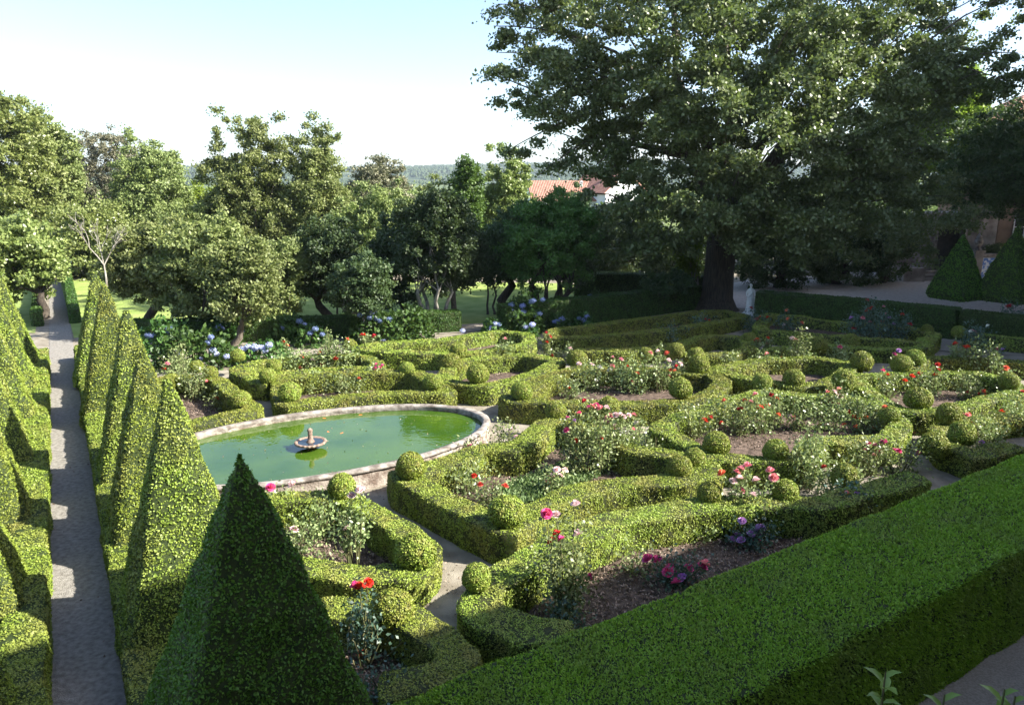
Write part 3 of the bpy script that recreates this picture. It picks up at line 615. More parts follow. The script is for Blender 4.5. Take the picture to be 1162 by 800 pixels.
# low weeds and leaf litter in the beds
def litter(name, poly, n, size, mat, seed, label, hgt=.05, kind='stuff', z=.05):
    rng = np.random.RandomState(seed); P = np.array(poly); lo = P.min(0); hi = P.max(0); q = rng.uniform(lo, hi, (n*3,2)); ins = np.zeros(len(q), bool); j = len(P)-1
    for i in range(len(P)):
        c = ((P[i,1] > q[:,1]) != (P[j,1] > q[:,1])) & (q[:,0] < (P[j,0]-P[i,0])*(q[:,1]-P[i,1])/(P[j,1]-P[i,1]+1e-12)+P[i,0]); ins ^= c; j = i
    q = q[ins][:n]; pts = np.c_[q, rng.uniform(0, hgt, len(q))+z]
    if len(pts) == 0: return
    v, f = leafq(pts, np.tile([[0,0,1.]],(len(pts),1)), size, rng, .5, 1.2, .15 if hgt < .08 else 1.0); v[:,2] = np.abs(v[:,2])
    o = link(name, mesh(name, [(v, f, M[mat])])); o['kind'] = kind; tag(o, label, 'ground cover')
M['litter'] = leafmat('dry_leaf_litter', (.07,.045,.03), (.42,.33,.26), None, trans=.1, rough=.8)
M['grass'] = leafmat('bed_grass', (.1,.16,.06), (.22,.3,.13), None, trans=.3)
for i, (poly, n, what) in enumerate([
  ([(570,740),(640,640),(760,610),(900,585),(1060,560),(1190,520),(1162,560),(900,680),(700,740)], 14000, 'litter'),
  ([(480,535),(600,505),(690,495),(800,530),(640,560),(575,592)], 5000, 'litter'),
  ([(560,560),(640,530),(690,540),(620,570),(585,580)], 3500, 'grass'),
  ([(590,450),(640,425),(770,425),(770,448)], 4000, 'litter'),
  ([(760,500),(790,470),(880,450),(1000,470),(960,495),(860,515)], 6000, 'litter'),
  ([(1040,460),(1010,440),(1060,425),(1140,435),(1100,455)], 3000, 'litter'),
  ([(300,580),(385,578),(460,640),(400,655),(300,655)], 2500, 'litter'),
  ([(345,700),(440,705),(510,760),(470,840),(380,840)], 2500, 'litter'),
  ([(330,450),(360,425),(470,425),(490,438)], 2500, 'litter'),
  ([(170,440),(244,432),(285,462),(200,478)], 2500, 'litter'),
  ([(520,418),(600,402),(630,412),(550,432)], 2500, 'litter'),]):
    litter('leaf_litter' if what == 'litter' else 'grass', [G(*p) for p in poly], n, .05 if what == 'litter' else .09, what, i, 'dry leaves and clods covering the soil of the bed' if what == 'litter' else 'thin grass and weeds growing in the pentagon bed', .03 if what == 'litter' else .1)

litter('leaf_litter', [pp(-.66,3), pp(.07,3), pp(.07,34), pp(-.66,34)], 900, .05, 'litter', 31, 'dry leaves scattered along the long stone walk', .01, z=.02)
litter('leaf_litter', [PC+np.array([cos(a)*cos(PT)*3.7-sin(a)*sin(PT)*1.9, cos(a)*sin(PT)*3.7+sin(a)*cos(PT)*1.9]) for a in np.arange(24)*pi/12], 110, .045, 'litter', 33, 'small dead leaves floating on the pond water', .002, z=.292)
litter('leaf_litter', [G(*p) for p in [(425,560),(600,700),(500,720),(440,640),(520,480),(560,450),(600,430)]], 900, .045, 'litter', 34, 'clippings and leaves on the gravel between the hedges', .01, z=.006)
# ---------------------------------------------------------------- hydrangeas
def hyd_head(mat, seed):
    rng = np.random.RandomState(seed); v, f = ico(1, 2); N = v/np.linalg.norm(v, axis=1)[:,None]; P = np.repeat(N, 3, 0)+rng.normal(size=(len(N)*3,3))*.12; P[:,2] *= .75
    a, b = leafq(P, np.repeat(N, 3, 0), .42, rng, .9, 1.3, .1); return mesh('flower_head', [(v*[.85,.85,.62], f, M[mat]), (a, b, M[mat])])
HM = [hyd_head('blue', 1), hyd_head('paleblue', 2)]
def hydrangea(label, bx, by, hp, wp, heads, seed):
    g = G(bx, by); D = g[1]*cos(PITCH)+CH*sin(PITCH); s = D/FPX; H = hp*s; R = wp*s/2; rng = np.random.RandomState(seed)
    root = empty('hydrangea', (g[0], g[1], 0)); tag(root, label, 'hydrangea', 'hydrangea bushes along the garden edge')
    n = int(900*R*max(H,.8)); th = rng.uniform(0,2*pi,n); ph = np.arccos(rng.uniform(0,1,n)); rr = rng.uniform(.72,1.03,n)
    d = np.c_[np.sin(ph)*np.cos(th), np.sin(ph)*np.sin(th), np.cos(ph)]; nz = Noise(seed, 1.0); P = d*[R, min(R,.9), H]*rr[:,None]*(1+.15*nz(d*2))[:,None]; P[:,2] = np.maximum(P[:,2], .06)
    v, f = leafq(P, d+[0,0,.3], .17, rng, .7, .7, .4); link('foliage', mesh('foliage', [(v, f, M['hyd_leaf'])]), root)
    link('stems', mesh('stems', [(*cat([tube([(0,0,0),(cos(k)*R*.5, sin(k)*min(R,.9)*.5, H*.75)], [.02,.01], 5) for k in range(6)]), M['stem'])]), root)
    for (x, y, c) in heads:
        q = V(x, y, g[1]-.35*min(R,.9)); o = link('flower_head', HM[c], root); k = rng.uniform(.085,.12); o.scale = (k,k,k); o.location = (q[0]-g[0], -.35*min(R,.9)-.05, max(q[2],.1))
hydrangea('hydrangea with deep blue heads just right of the pyramids under the leaning trunk', 190, 400, 38, 70, [(168,380,0),(173,381,0),(173,388,1),(190,377,0),(199,379,0),(193,373,0)], 1)
hydrangea('large-leaved hydrangea with a few pale violet flowers behind the left bed', 222, 416, 44, 90, [(228,407,1),(201,399,1),(242,397,1),(237,388,0),(258,404,1),(240,382,0),(246,401,1)], 2)
hydrangea('hydrangea with blue heads between the multi-stemmed tree and the leaning one', 252, 390, 24, 50, [(246,373,0),(252,373,0),(239,378,0),(274,376,0),(249,371,0)], 3)
hydrangea('hydrangea with a dense cluster of pale blue heads beside a box ball', 300, 412, 24, 60, [(276,396,1),(282,393,1),(288,397,0),(293,394,1),(298,394,1),(301,397,1),(306,391,1),(289,393,1)], 4)
hydrangea('hydrangea with blue heads under the slanting dark trunk', 335, 386, 28, 60, [(340,364,0),(346,368,1),(322,372,0)], 5)
hydrangea('hydrangea with three blue heads left of the slim white trunk', 355, 392, 20, 40, [(352,378,0),(358,373,0),(366,379,0)], 51)
hydrangea('hydrangea with violet blue heads right of the slim white trunk', 432, 388, 34, 80, [(420,360,0),(427,361,0),(432,364,0),(442,362,0),(409,357,0),(423,353,0),(436,388,1)], 6)
hydrangea('green hydrangea without open heads left of the white multi-stem tree', 468, 386, 38, 50, [], 7)
hydrangea('small hydrangea with pale lilac heads at the lawn opening', 560, 380, 18, 26, [(556,371,1),(562,367,1),(556,374,1),(566,368,0),(525,375,1)], 8)
hydrangea('tall hydrangea with many blue heads scattered left of the large dark tree', 594, 376, 40, 52, [(580,346,0),(580,351,0),(593,347,0),(593,354,0),(586,358,0),(605,341,0),(603,342,0),(612,356,0),(607,358,0),(616,340,0)], 9)
hydrangea('low hydrangea with pale heads at the foot of the large dark tree', 600, 382, 14, 24, [(597,371,1),(604,368,1)], 10)
hydrangea('low hydrangea with blue heads right of the large dark tree trunks', 634, 374, 16, 26, [(629,365,0),(637,362,0),(632,364,0)], 11)
hydrangea('low hydrangea with blue heads at the start of the gravel walk', 662, 370, 14, 24, [(657,361,0),(662,363,0),(666,359,0)], 12)
hydrangea('hydrangea with faint violet heads against the dark hedge by the walk', 674, 358, 28, 26, [(669,336,0),(677,336,1),(680,348,1),(669,346,0)], 13)

# ---------------------------------------------------------------- trees
TL = {}
def tl(n, a, b, c=None, **k): M[n] = leafmat(n+'_leaves', a, b, c, **k)
tl('t_light', (.13,.18,.045), (.27,.31,.10), (.2,.25,.08), trans=.3, rough=.4, spec=.5, scale=.5)
tl('t_yellow', (.13,.2,.02), (.27,.36,.05), None, trans=.4)
tl('t_mid', (.12,.165,.05), (.26,.30,.115), (.19,.235,.065), trans=.28, scale=.5)
tl('t_dark', (.035,.065,.025), (.085,.125,.05), (.06,.1,.035), trans=.22, scale=.5)
tl('t_green', (.05,.115,.022), (.11,.19,.045), None, trans=.3)
tl('t_grey', (.12,.12,.075), (.23,.22,.14), None, trans=.2)
tl('t_lime', (.085,.135,.04), (.23,.29,.12), (.11,.165,.045), trans=.3, rough=.4, spec=.5, scale=.35)
def crown_pts(ells, n_cl, rng, cr, lo=.45, shell=.82, seed=0):
    """clump centres through a union of ellipsoids, mostly near its outside"""
    C = []; nz = Noise(seed, 1.3); tot = sum(e[3]*e[4]*e[5] for e in ells)**1
    for e in ells:
        k = max(3, int(n_cl*e[3]*e[4]*e[5]/tot)); c = np.array(e[:3]); r = np.array(e[3:6])
        d = rng.normal(size=(k,3)); d /= np.linalg.norm(d, axis=1)[:,None]; rr = lo+(1-lo)*rng.rand(k)**.5
        C.append(c+d*r*(rr*(1+.22*nz(d*2.2+c))*(1-cr/ max(r.min(), cr*1.3)*.45))[:,None])
    return np.concatenate(C)
def crown_leaves(C, nl, cr, size, rng, flat=.7, aspect=.62, droop=.15):
    k = len(C); i = rng.randint(0, k, nl); rad = cr*rng.uniform(.6,1.25,k)
    d = rng.normal(size=(nl,3)); d /= np.linalg.norm(d, axis=1)[:,None]; st = rng.uniform(.6,1.5,(k,3))*[1,1,flat]
    P = C[i]+d*st[i]*(rad[i]*np.abs(rng.normal(.62,.32,nl)))[:,None]; P[:,2] = np.maximum(P[:,2], C[:,2].min()-cr)
    return leafq(P, d*.6+[0,0,.75-droop], size, rng, aspect, .9, .2)
def tree(label, bx, D, top, xl, xr, bot, nl=9000, mat='t_mid', bark='bark', tr=.16, stems=1, spread=.5, ncl=55, cr=.55, leaf=.13, seed=0, group='trees between garden and lawn', lean=0, fork=.35, ells=None, cat_='tree', lo=.45, name='broadleaf_tree', baseoff=0, flat=.7):
    rng = np.random.RandomState(seed+50)
    b = V(bx, 300, D); X, Y = b[0], D; xc = (xl+xr)/2; zt = V(xc, top, D)[2]; zb = V(xc, bot, D)[2]; x0 = V(xl, (top+bot)/2, D)[0]-X; x1 = V(xr, (top+bot)/2, D)[0]-X
    if ells is None:
        rx = (x1-x0)/2; rz = (zt-zb)/2; cx = (x0+x1)/2; cz = (zt+zb)/2
        ells = [(cx, 0, cz, rx*.9, rx*.85, rz*1.0), (cx+rx*.25, 0, cz+rz*.35, rx*.6, rx*.6, rz*.62), (cx-rx*.35, .1, cz-rz*.1, rx*.6, rx*.6, rz*.6)]
    if len(ells) == 3:                                      # uneven outline: extra lobes
        e0 = ells[0]
        for _ in range(6):
            a = rng.uniform(0,2*pi); q = rng.uniform(-.7,.8); ells.append((e0[0]+cos(a)*e0[3]*.75*sqrt(1-q*q), sin(a)*e0[4]*.7*sqrt(1-q*q), e0[2]+q*e0[5]*.8, e0[3]*rng.uniform(.25,.42), e0[4]*.35, e0[5]*rng.uniform(.22,.4)))
    cr *= .62; C = crown_pts(ells, ncl*3.2, rng, cr, lo, seed=seed); v, f = crown_leaves(C, int(nl*1.9*LEAFK), cr, leaf, rng, flat)
    root = empty(name, (X, Y, 0)); tag(root, label, cat_, group)
    T = []; H0 = max(zb*.9+ (zt-zb)*.12, .6)
    for s in range(stems):
        a = s*2*pi/stems+rng.uniform(-.4,.4); o = np.array([cos(a), sin(a), 0])*(.16*(stems > 1)); e = np.array([cos(a)*spread*(stems > 1)+lean, sin(a)*spread*(stems > 1), H0+rng.uniform(-.2,.3)])
        k = np.array([rng.normal()*.7*tr, rng.normal()*.7*tr, 0]); r = tr*(.75 if stems > 1 else 1)
        T.append(tube([o+[0,0,-.05], o+[0,0,.12], o*.7+e*.3+k, o*.3+e*.7-k, e], [r*1.45, r*1.1, r*.95, r*.85, r*.7], 9))
        tgt = C[rng.choice(len(C), min(len(C), max(4, 12//stems)), replace=False)]
        for q in tgt:
            if q[2] < e[2]: q = q.copy(); q[2] = e[2]+.3
            m = e*.55+q*.45+rng.normal(size=3)*.15; q = e*.15+q*.85; T.append(tube([e-[0,0,.1], m, q], [r*.38, r*.2, r*.05], 5))
    link('trunk', mesh('trunk', [(*cat(T), M[bark], True)]), root)
    link('crown', mesh('crown', [(v, f, M[mat])]), root); return root
TG = 'row of small trees between the garden and the lawn'
tree('light-leaved magnolia on the far left above the pyramids', 42, 33, 235, -50, 75, 350, 15000, 't_light', 'bark_dark', .2, 1, ncl=75, cr=.6, leaf=.17, seed=1, group=TG)
tree('low tree with a dark leaning trunk behind the right row of pyramids', 160, 31, 245, 112, 236, 352, 17000, 't_mid', 'bark_dark', .2, 1, lean=.5, leaf=.15, ncl=80, seed=2, group=TG)
tree('broad tree with four stems and sunlit leaves behind the left rose bed', 232, 29, 240, 165, 305, 374, 21000, 't_mid', 'bark', .13, 4, .75, ncl=80, leaf=.14, seed=3, group=TG)
tree('small pale tree on a single crooked trunk by the pale hydrangeas', 258, 27, 262, 228, 325, 372, 11000, 't_mid', 'bark', .13, 1, lean=.55, leaf=.12, seed=4, group=TG)
tree('slender light green tree with thin paired stems right of the crooked trunk', 318, 31, 262, 278, 356, 368, 9500, 't_mid', 'bark', .09, 2, .3, leaf=.12, seed=5, cr=.45, group=TG)
tree('dark tree whose trunk slants to the left before the lawn', 372, 32, 245, 312, 424, 350, 18000, 't_dark', 'bark_dark', .2, 1, lean=-.55, leaf=.13, seed=6, group=TG)
tree('very thin young tree beside the slanting dark trunk', 380, 33, 270, 362, 402, 350, 2600, 't_dark', 'bark', .05, 1, leaf=.12, seed=61, cr=.4, ncl=16, group=TG)
tree('slim tree with a straight whitish trunk and drooping dark crown', 407, 28, 285, 372, 450, 364, 10000, 't_dark', 'bark_pale', .1, 1, leaf=.11, seed=7, cr=.45, group=TG)
tree('dark round tree with a forked trunk left of the white-stemmed one', 449, 33, 232, 408, 494, 354, 14000, 't_dark', 'bark_dark', .14, 2, .4, leaf=.13, seed=8, group=TG)
tree('tall tree with several whitish stems beside the lawn opening', 492, 31, 205, 440, 546, 346, 19000, 't_dark', 'bark_pale', .12, 5, .8, ncl=80, leaf=.12, seed=9, group=TG)
tree('tree with a dark stem just left of the lawn opening', 514, 33, 240, 492, 556, 335, 7000, 't_dark', 'bark', .14, 1, leaf=.13, seed=10, group=TG)
tree('thin twin-stemmed tree at the right side of the lawn opening', 557, 34, 250, 530, 585, 330, 6000, 't_dark', 'bark_dark', .07, 2, .15, leaf=.13, seed=11, group=TG)
tree('tree with a thick straight trunk right of the lawn opening', 575, 35, 225, 545, 625, 328, 10000, 't_dark', 'bark_dark', .24, 1, leaf=.13, seed=12, group=TG)
tree('large dark green tree with spreading multiple trunks at the centre', 621, 33.5, 215, 556, 696, 335, 21000, 't_green', 'bark_dark', .16, 5, 1.1, ncl=110, leaf=.13, seed=13, group=TG)
tree('dark tree with pale forked limbs right of the large central tree', 640, 37, 230, 612, 700, 325, 8000, 't_dark', 'bark', .15, 3, .9, leaf=.13, seed=14, group=TG)
tree('little dark tree with a thin curved trunk beside the bright walk', 749, 34, 305, 722, 792, 338, 4500, 't_dark', 'bark_dark', .07, 1, leaf=.11, seed=15, cr=.35, ncl=40, group=TG, lean=-.2)
tree('sunlit yellow-green small tree with pale stems left of the old trunk', 786, 37, 255, 764, 800, 325, 5000, 't_yellow', 'bark_pale', .08, 4, .35, leaf=.13, seed=16, cr=.35, ncl=35, group=TG)
tree('low bushy lit shrub at the edge of the bright walk', 765, 38, 318, 742, 790, 342, 3500, 't_yellow', 'bark', .04, 3, .3, leaf=.11, seed=17, cr=.3, ncl=30, group=TG, name='shrub', cat_='shrub')
BG = 'taller trees behind the lawn'
for i, (lab, bx, D, top, xl, xr, bot, nl, mt, kw) in enumerate([
 ('tall bright leafy tree at the far left of the photo', 5, 50, 98, -60, 62, 330, 30000, 't_light', dict(ncl=130, cr=.9, leaf=.2)),
 ('tall loose tree second from the left edge', 55, 54, 118, 20, 92, 320, 18000, 't_mid', dict(ncl=90, cr=.85, leaf=.2)),
 ('grey-green domed tree with fine foliage at the back left', 118, 66, 148, 72, 168, 260, 15000, 't_grey', dict(ncl=120, cr=.7, leaf=.17)),
 ('rounded green tree with a full crown right of the grey domed one', 172, 58, 154, 128, 216, 300, 18000, 't_mid', dict(ncl=100, cr=.85, leaf=.19)),
 ('bushy tree filling the gap below the grey domed crown', 105, 48, 225, 60, 150, 345, 12000, 't_light', dict(ncl=70, cr=.8, leaf=.18)),
 ('yellow-brown low tree left of the airy twin crowns', 226, 62, 206, 198, 256, 300, 7000, 't_yellow', dict(ncl=50, cr=.7, leaf=.18)),
 ('tall airy tree with a spreading crown, left one of the pair on the skyline', 290, 52, 124, 238, 334, 330, 24000, 't_mid', dict(ncl=95, cr=.8, leaf=.18, lo=.2)),
 ('tall airy tree, right one of the pair on the skyline', 352, 53, 130, 322, 394, 330, 22000, 't_mid', dict(ncl=85, cr=.8, leaf=.18, lo=.2)),
 ('dark rounded grey-topped tree right of the airy pair', 425, 58, 176, 388, 468, 300, 15000, 't_grey', dict(ncl=110, cr=.7, leaf=.17)),
 ('bright mid-height tree in front of the dark rounded one', 420, 50, 208, 372, 474, 320, 14000, 't_mid', dict(ncl=80, cr=.75, leaf=.17)),
 ('medium tree below the hills left of the bright green spire', 490, 50, 204, 462, 520, 320, 9000, 't_mid', dict(ncl=55, cr=.7, leaf=.17)),
 ('bright green upright tree, left spire of two against the hills', 528, 50, 168, 505, 550, 320, 10000, 't_green', dict(ncl=60, cr=.65, leaf=.17)),
 ('bright green upright tree, right spire of two against the hills', 572, 52, 162, 544, 602, 320, 12000, 't_light', dict(ncl=65, cr=.65, leaf=.17)),
 ('tree with a dark reddish top in front of the red roofs', 645, 50, 206, 618, 672, 320, 8000, 't_dark', dict(ncl=55, cr=.6, leaf=.16)),
 ('dark background tree filling the gap right of the central tree', 705, 48, 222, 664, 752, 320, 13000, 't_dark', dict(ncl=70, cr=.8, leaf=.17)),
 ('low background tree behind the lawn at the left', 215, 50, 235, 165, 262, 338, 12000, 't_mid', dict(ncl=60, cr=.8, leaf=.17)),
 ('low background tree behind the airy pair', 335, 58, 235, 285, 385, 330, 11000, 't_mid', dict(ncl=60, cr=.8, leaf=.18)),
 ('background tree behind the lawn at the centre', 610, 58, 228, 570, 650, 330, 10000, 't_dark', dict(ncl=60, cr=.8, leaf=.18)),
 ('dark background tree at the end of the long walk', 62, 62, 250, 20, 110, 345, 9000, 't_dark', dict(ncl=55, cr=.9, leaf=.2)),
 ('dark background tree beside the leaning trunk', 150, 60, 262, 108, 195, 345, 9000, 't_dark', dict(ncl=55, cr=.9, leaf=.2)),
 ('dark background tree behind the white-stemmed tree', 470, 62, 250, 430, 520, 338, 9000, 't_dark', dict(ncl=55, cr=.9, leaf=.2)),
 ('background tree right of the bright spires, dark and low', 560, 64, 255, 520, 600, 336, 9000, 't_dark', dict(ncl=55, cr=.9, leaf=.2)),
 ('dark bushy tree at the end of the bright gravel walk', 775, 50, 255, 735, 830, 338, 13000, 't_dark', dict(ncl=75, cr=.8, leaf=.17)),
]):
    m_ = (xl+xr)/2; hw = (xr-xl)/2*1.22; kw['ncl'] = int(kw['ncl']*1.35); tree(lab, bx, D, top-6, m_-hw, m_+hw, bot+14, int(nl*1.7), mt, 'bark', .3, 1, seed=100+i, group=BG, **kw)
RG = 'dark trees and bushes by the courtyard'
for i, (lab, bx, D, top, xl, xr, bot, nl, mt, kw) in enumerate([
 ('dark laurel mass directly right of the old trunk', 885, 43, 222, 822, 950, 338, 26000, 't_dark', dict(ncl=90, cr=.7, leaf=.15)),
 ('dark laurel mass behind the gravel courtyard, middle one', 950, 44.5, 215, 890, 1020, 334, 26000, 't_dark', dict(ncl=90, cr=.7, leaf=.15)),
 ('dark laurel mass left of the old doorway', 1003, 45, 222, 962, 1046, 332, 16000, 't_dark', dict(ncl=70, cr=.65, leaf=.15)),
 ('yellow-green conifer-like tree top behind the old tree at the right', 1078, 52, 58, 1030, 1125, 230, 26000, 't_yellow', dict(ncl=90, cr=.9, leaf=.2)),
 ('bright bushy tree behind the right limbs of the old tree', 1010, 55, 90, 955, 1060, 260, 20000, 't_mid', dict(ncl=90, cr=.9, leaf=.2)),
 ('dark spreading tree in front of the manor windows', 1195, 39, 105, 1062, 1330, 262, 46000, 't_dark', dict(ncl=170, cr=.8, leaf=.16, tr=.35)),
]):
    kw.setdefault('tr', .25); tree(lab, bx, D, top, xl, xr, bot, nl, mt, 'bark_dark', stems=1, seed=200+i, group=RG, **kw)

for i, (lab, X, Y, r_, h_) in enumerate([('unseen dark shade tree added beyond the right edge, nearest one', 23.2, 24.2, 1.8, 13), ('unseen dark shade tree added beyond the right edge, second one', 29.5, 33, 4, 17), ('unseen dark shade tree added beyond the right edge, third one', 33, 38.5, 4, 13), ('unseen dark shade tree added beyond the right edge beside the courtyard', 39.5, 43.5, 4.5, 16), ('unseen dark shade tree added beyond the right edge, rear one', 43, 28.8, 3.0, 20)]):  # unseen trees added to throw shade across the back of the garden
    root = tree(lab, 581+X/Y*FPX*.98, Y, 0, 0, 1, 300, 19000, 't_dark', 'bark_dark', tr=.35, seed=300+i, group=RG, leaf=.3, cr=1.3, ncl=60, ells=[(0,0,h_*.6,r_,r_,h_*.4),(r_*.2,0,h_*.78,r_*.8,r_*.8,h_*.2),(-r_*.2,0,h_*.35,r_*.8,r_*.8,h_*.18)])

# the old lime tree
def old_tree():
    D = 35.5; rng = np.random.RandomState(77); b = V(815, 300, D); X = b[0]; root = empty('old_lime_tree', (X, D, 0)); tag(root, 'huge old spreading tree with a thick dark trunk, crown filling the upper right', 'tree')
    def E(px, py, rx, ry, dy=0, dep=None):
        q = V(px, py, D+dy); s = D/FPX; return (q[0]-X, dy, q[2], rx*s, (dep or rx*s*.7), ry*s)
    ells = [E(820,60,170,120,0,6), E(650,20,90,60,0,4), E(640,95,80,38,-1,3), E(700,120,90,55,-1,4), E(760,230,95,60,-2,3.2), E(720,262,60,38,-2,2.5), E(870,200,105,75,-1,4), E(960,110,110,95,0,5),
            E(930,230,95,45,-1,3.4), E(1030,60,110,70,1,4), E(1110,0,90,50,0,4), E(1030,200,60,40,1,3), E(900,-40,200,80,0,6), E(620,-40,90,60,0,4), E(745,165,80,60,0,4), E(1010,150,80,50,0,3), E(1130,90,50,22,-1,2),
            E(800,225,95,45,-4,2.6), E(850,250,70,30,-4,2.2), E(900,250,80,45,-3,2.6), E(760,262,60,36,-3,2.2), E(980,230,80,60,0,3), E(1050,250,60,50,2,3),
            E(840,60,80,60,-4,3), E(900,90,70,60,-4,3), E(940,20,80,50,-4,3), E(780,90,60,60,-4,2.6), E(990,60,70,50,-3,3), E(850,140,90,45,-5,3), E(760,20,70,50,-4,3), E(960,170,70,50,-3,3)]
    C = []
    for e in ells:
        k = int(8+e[3]*e[5]*4.2); d = rng.normal(size=(k,3)); d /= np.linalg.norm(d, axis=1)[:,None]; C.append(np.array(e[:3])+d*np.array(e[3:6])*(.35+.65*rng.rand(k,1)**.6))
    C = np.concatenate(C)
    # hanging sprays: thin branch chains reaching out to the left over the sky
    T = []
    for x0, y0, x1, y1 in [(700,60,560,30),(700,70,552,88),(690,90,566,60),(720,100,600,130),(710,120,575,172),(730,130,610,200),(740,140,640,170),(700,40,565,5),(740,150,668,196),(1000,70,1150,95),(980,90,1155,60),(720,160,690,205),(700,100,620,95),(715,110,640,140)]:
        a = V(x0,y0,D-1)-[X,D,0]; e = V(x1,y1,D-1.5+rng.uniform(-1,1))-[X,D,0]
        m = (a+e)/2+[0,0,.6]; n = 9; t = np.linspace(0,1,n)[:,None]; q = (1-t)**2*a+2*t*(1-t)*m+t*t*e; T.append(tube(q, np.linspace(.07,.015,n), 5)); C = np.concatenate([C, q[2:]+rng.normal(size=(n-2,3))*.25])
    N = int(360000*LEAFK); i = rng.randint(0, len(C), N); rad = rng.uniform(.35,.85,len(C)); d = rng.normal(size=(N,3)); d /= np.linalg.norm(d, axis=1)[:,None]
    P = C[i]+d*[1,1,.5]*(rad[i]*np.abs(rng.normal(.6,.35,N)))[:,None]; P[:,2] -= .35*((P-C[i])[:,:2]**2).sum(1)
    v, f = leafq(P, d*.5+[0,0,.5], .15, rng, .75, 1.0, .1); link('crown', mesh('crown', [(v, f, M['t_lime'])]), root)
    link('trunk', mesh('trunk', [(*tube([(0,0,-.1),(0,0,.15),(.02,0,.6),(.06,0,1.6),(.1,0,3.2),(.1,.1,4.6),(.2,.1,6)], [1.25,.98,.76,.69,.68,.74,.5], 22), M['bark_dark'], True)]), root)
    limbs = [[(820,240),(800,160),(768,90),(765,20),(768,-60)],[(815,240),(770,150),(735,100),(700,60)],[(830,230),(880,130),(900,60),(915,-30)],[(835,235),(930,110),(970,60),(1000,20)],[(830,240),(940,120),(1040,45),(1120,60)],[(820,230),(830,120),(820,20),(830,-80)],[(935,115),(950,70),(945,30)],[(800,180),(750,170),(700,160)]]
    for L in limbs:
        pts = [V(x,y,D+(k*.3 if L[-1][0] > 800 else -k*.25))-[X,D,0] for k, (x,y) in enumerate(L)]; n = len(pts); T.append(tube(pts, np.linspace(.3,.06,n), 9))
    for q in C[rng.choice(len(C), 90, replace=False)]:
        s = np.array([q[0]*.7, q[1]*.6, max(5, q[2]*.85)]); T.append(tube([s, (s+q)/2+[0,0,.2], q], [.05,.035,.012], 5))
    link('limbs', mesh('limbs', [(*cat(T), M['bark'], True)]), root)
old_tree()
# bare grey twigs
def bare(label, bx, D, y0, y1, seed):
    rng = random.Random(seed); T = []; b = V(bx, 300, D)
    def br(p, d, L, r, k):
        e = [p[i]+d[i]*L for i in range(3)]; T.append(tube([p, [(p[i]+e[i])/2+rng.uniform(-.04,.04) for i in range(3)], e], [r, r*.8, r*.6], 4))
        if k:
            for _ in range(3):
                q = [d[0]+rng.uniform(-.8,.8), d[1]+rng.uniform(-.8,.8), d[2]+rng.uniform(-.25,.5)]; n = sqrt(sum(x*x for x in q)); br(e, [x/n for x in q], L*rng.uniform(.6,.85), r*.6, k-1)
    z = V(bx, y1, D)[2]; zt = V(bx, y0, D)[2]
    T.append(tube([(0,0,0),(.1,0,z*.5),(0,0,z)], [.09,.07,.06], 6)); br([0,0,z], [0,0,1], (zt-z)*.36, .05, 4)
    root = empty('bare_tree', (b[0], D, 0)); tag(root, label, 'tree'); link('branches', mesh('branches', [(*cat(T), M['bark_pale'])]), root)
bare('leafless grey twiggy tree just behind the tips of the right pyramid row', 118, 29, 248, 330, 5)

# citrus shoots close to the camera
def citrus(label, tips, seed):
    rng = np.random.RandomState(seed); D = 3.2; b = V(1075, 800, D); root = empty('citrus_tree', (b[0]+.1, 2.5, 0)); tag(root, label, 'tree'); o0 = np.array([b[0]+.1, 2.5, 0]); T = [tube([(0,0,0),(.02,0,1.2),(0,.1,2.2)], [.05,.04,.03], 8)]; P = []; N = []
    for x, y, n in tips:
        e = V(x, y, D)-o0; a = np.array([0,.1,2.2]); m = (a+e)/2+[0,.15,-.2]; T.append(tube([a, m, e-[0,0,.2], e], [.02,.014,.008,.004], 6))
        for k in range(n):
            t = k/n; p = e-np.array([0,0,.04+.3*t]); th = k*2.4; P.append(p); N.append([cos(th), sin(th), .75-t*.5])
    q = rng.normal(size=(500,3))*[.35,.2,.3]+[0,.1,2.3]; P = np.concatenate([np.array(P), q]); N = np.concatenate([np.array(N), rng.normal(size=(500,3))]); N /= np.linalg.norm(N, axis=1)[:,None]
    vs = []; fs = []; k = 0                                 # folded pointed leaves with a midrib
    for p, n in zip(P, N):
        L = rng.uniform(.075,.12); s = np.cross(n, [0,0,1]); s /= np.linalg.norm(s)+1e-6; u = np.cross(s, n)
        c = [p, p+n*L*.3+s*L*.2+u*.012, p+n*L*.65+s*L*.19+u*.008, p+n*L*1.0-u*.02, p+n*L*.65-s*L*.19+u*.008, p+n*L*.3-s*L*.2+u*.012, p+n*L*.35, p+n*L*.68-u*.004]
        vs += c; fs += [(k,k+1,k+2,k+6),(k+6,k+2,k+3,k+7),(k+6,k+7,k+3,k+4),(k,k+6,k+4,k+5)]; k += 8
    link('stem', mesh('stem', [(*cat(T), M['stem'], True)]), root); link('leaves', mesh('leaves', [(np.array(vs), np.array(fs), M['citrus'], True)]), root)
M['citrus'] = leafmat('citrus_leaves', (.2,.38,.05), (.32,.5,.1), None, trans=.35, rough=.3, spec=.6)
citrus('top shoots of a young citrus tree at the bottom right corner', [(1005,762,11),(1072,788,7),(1140,782,9),(1152,790,7)], 3)

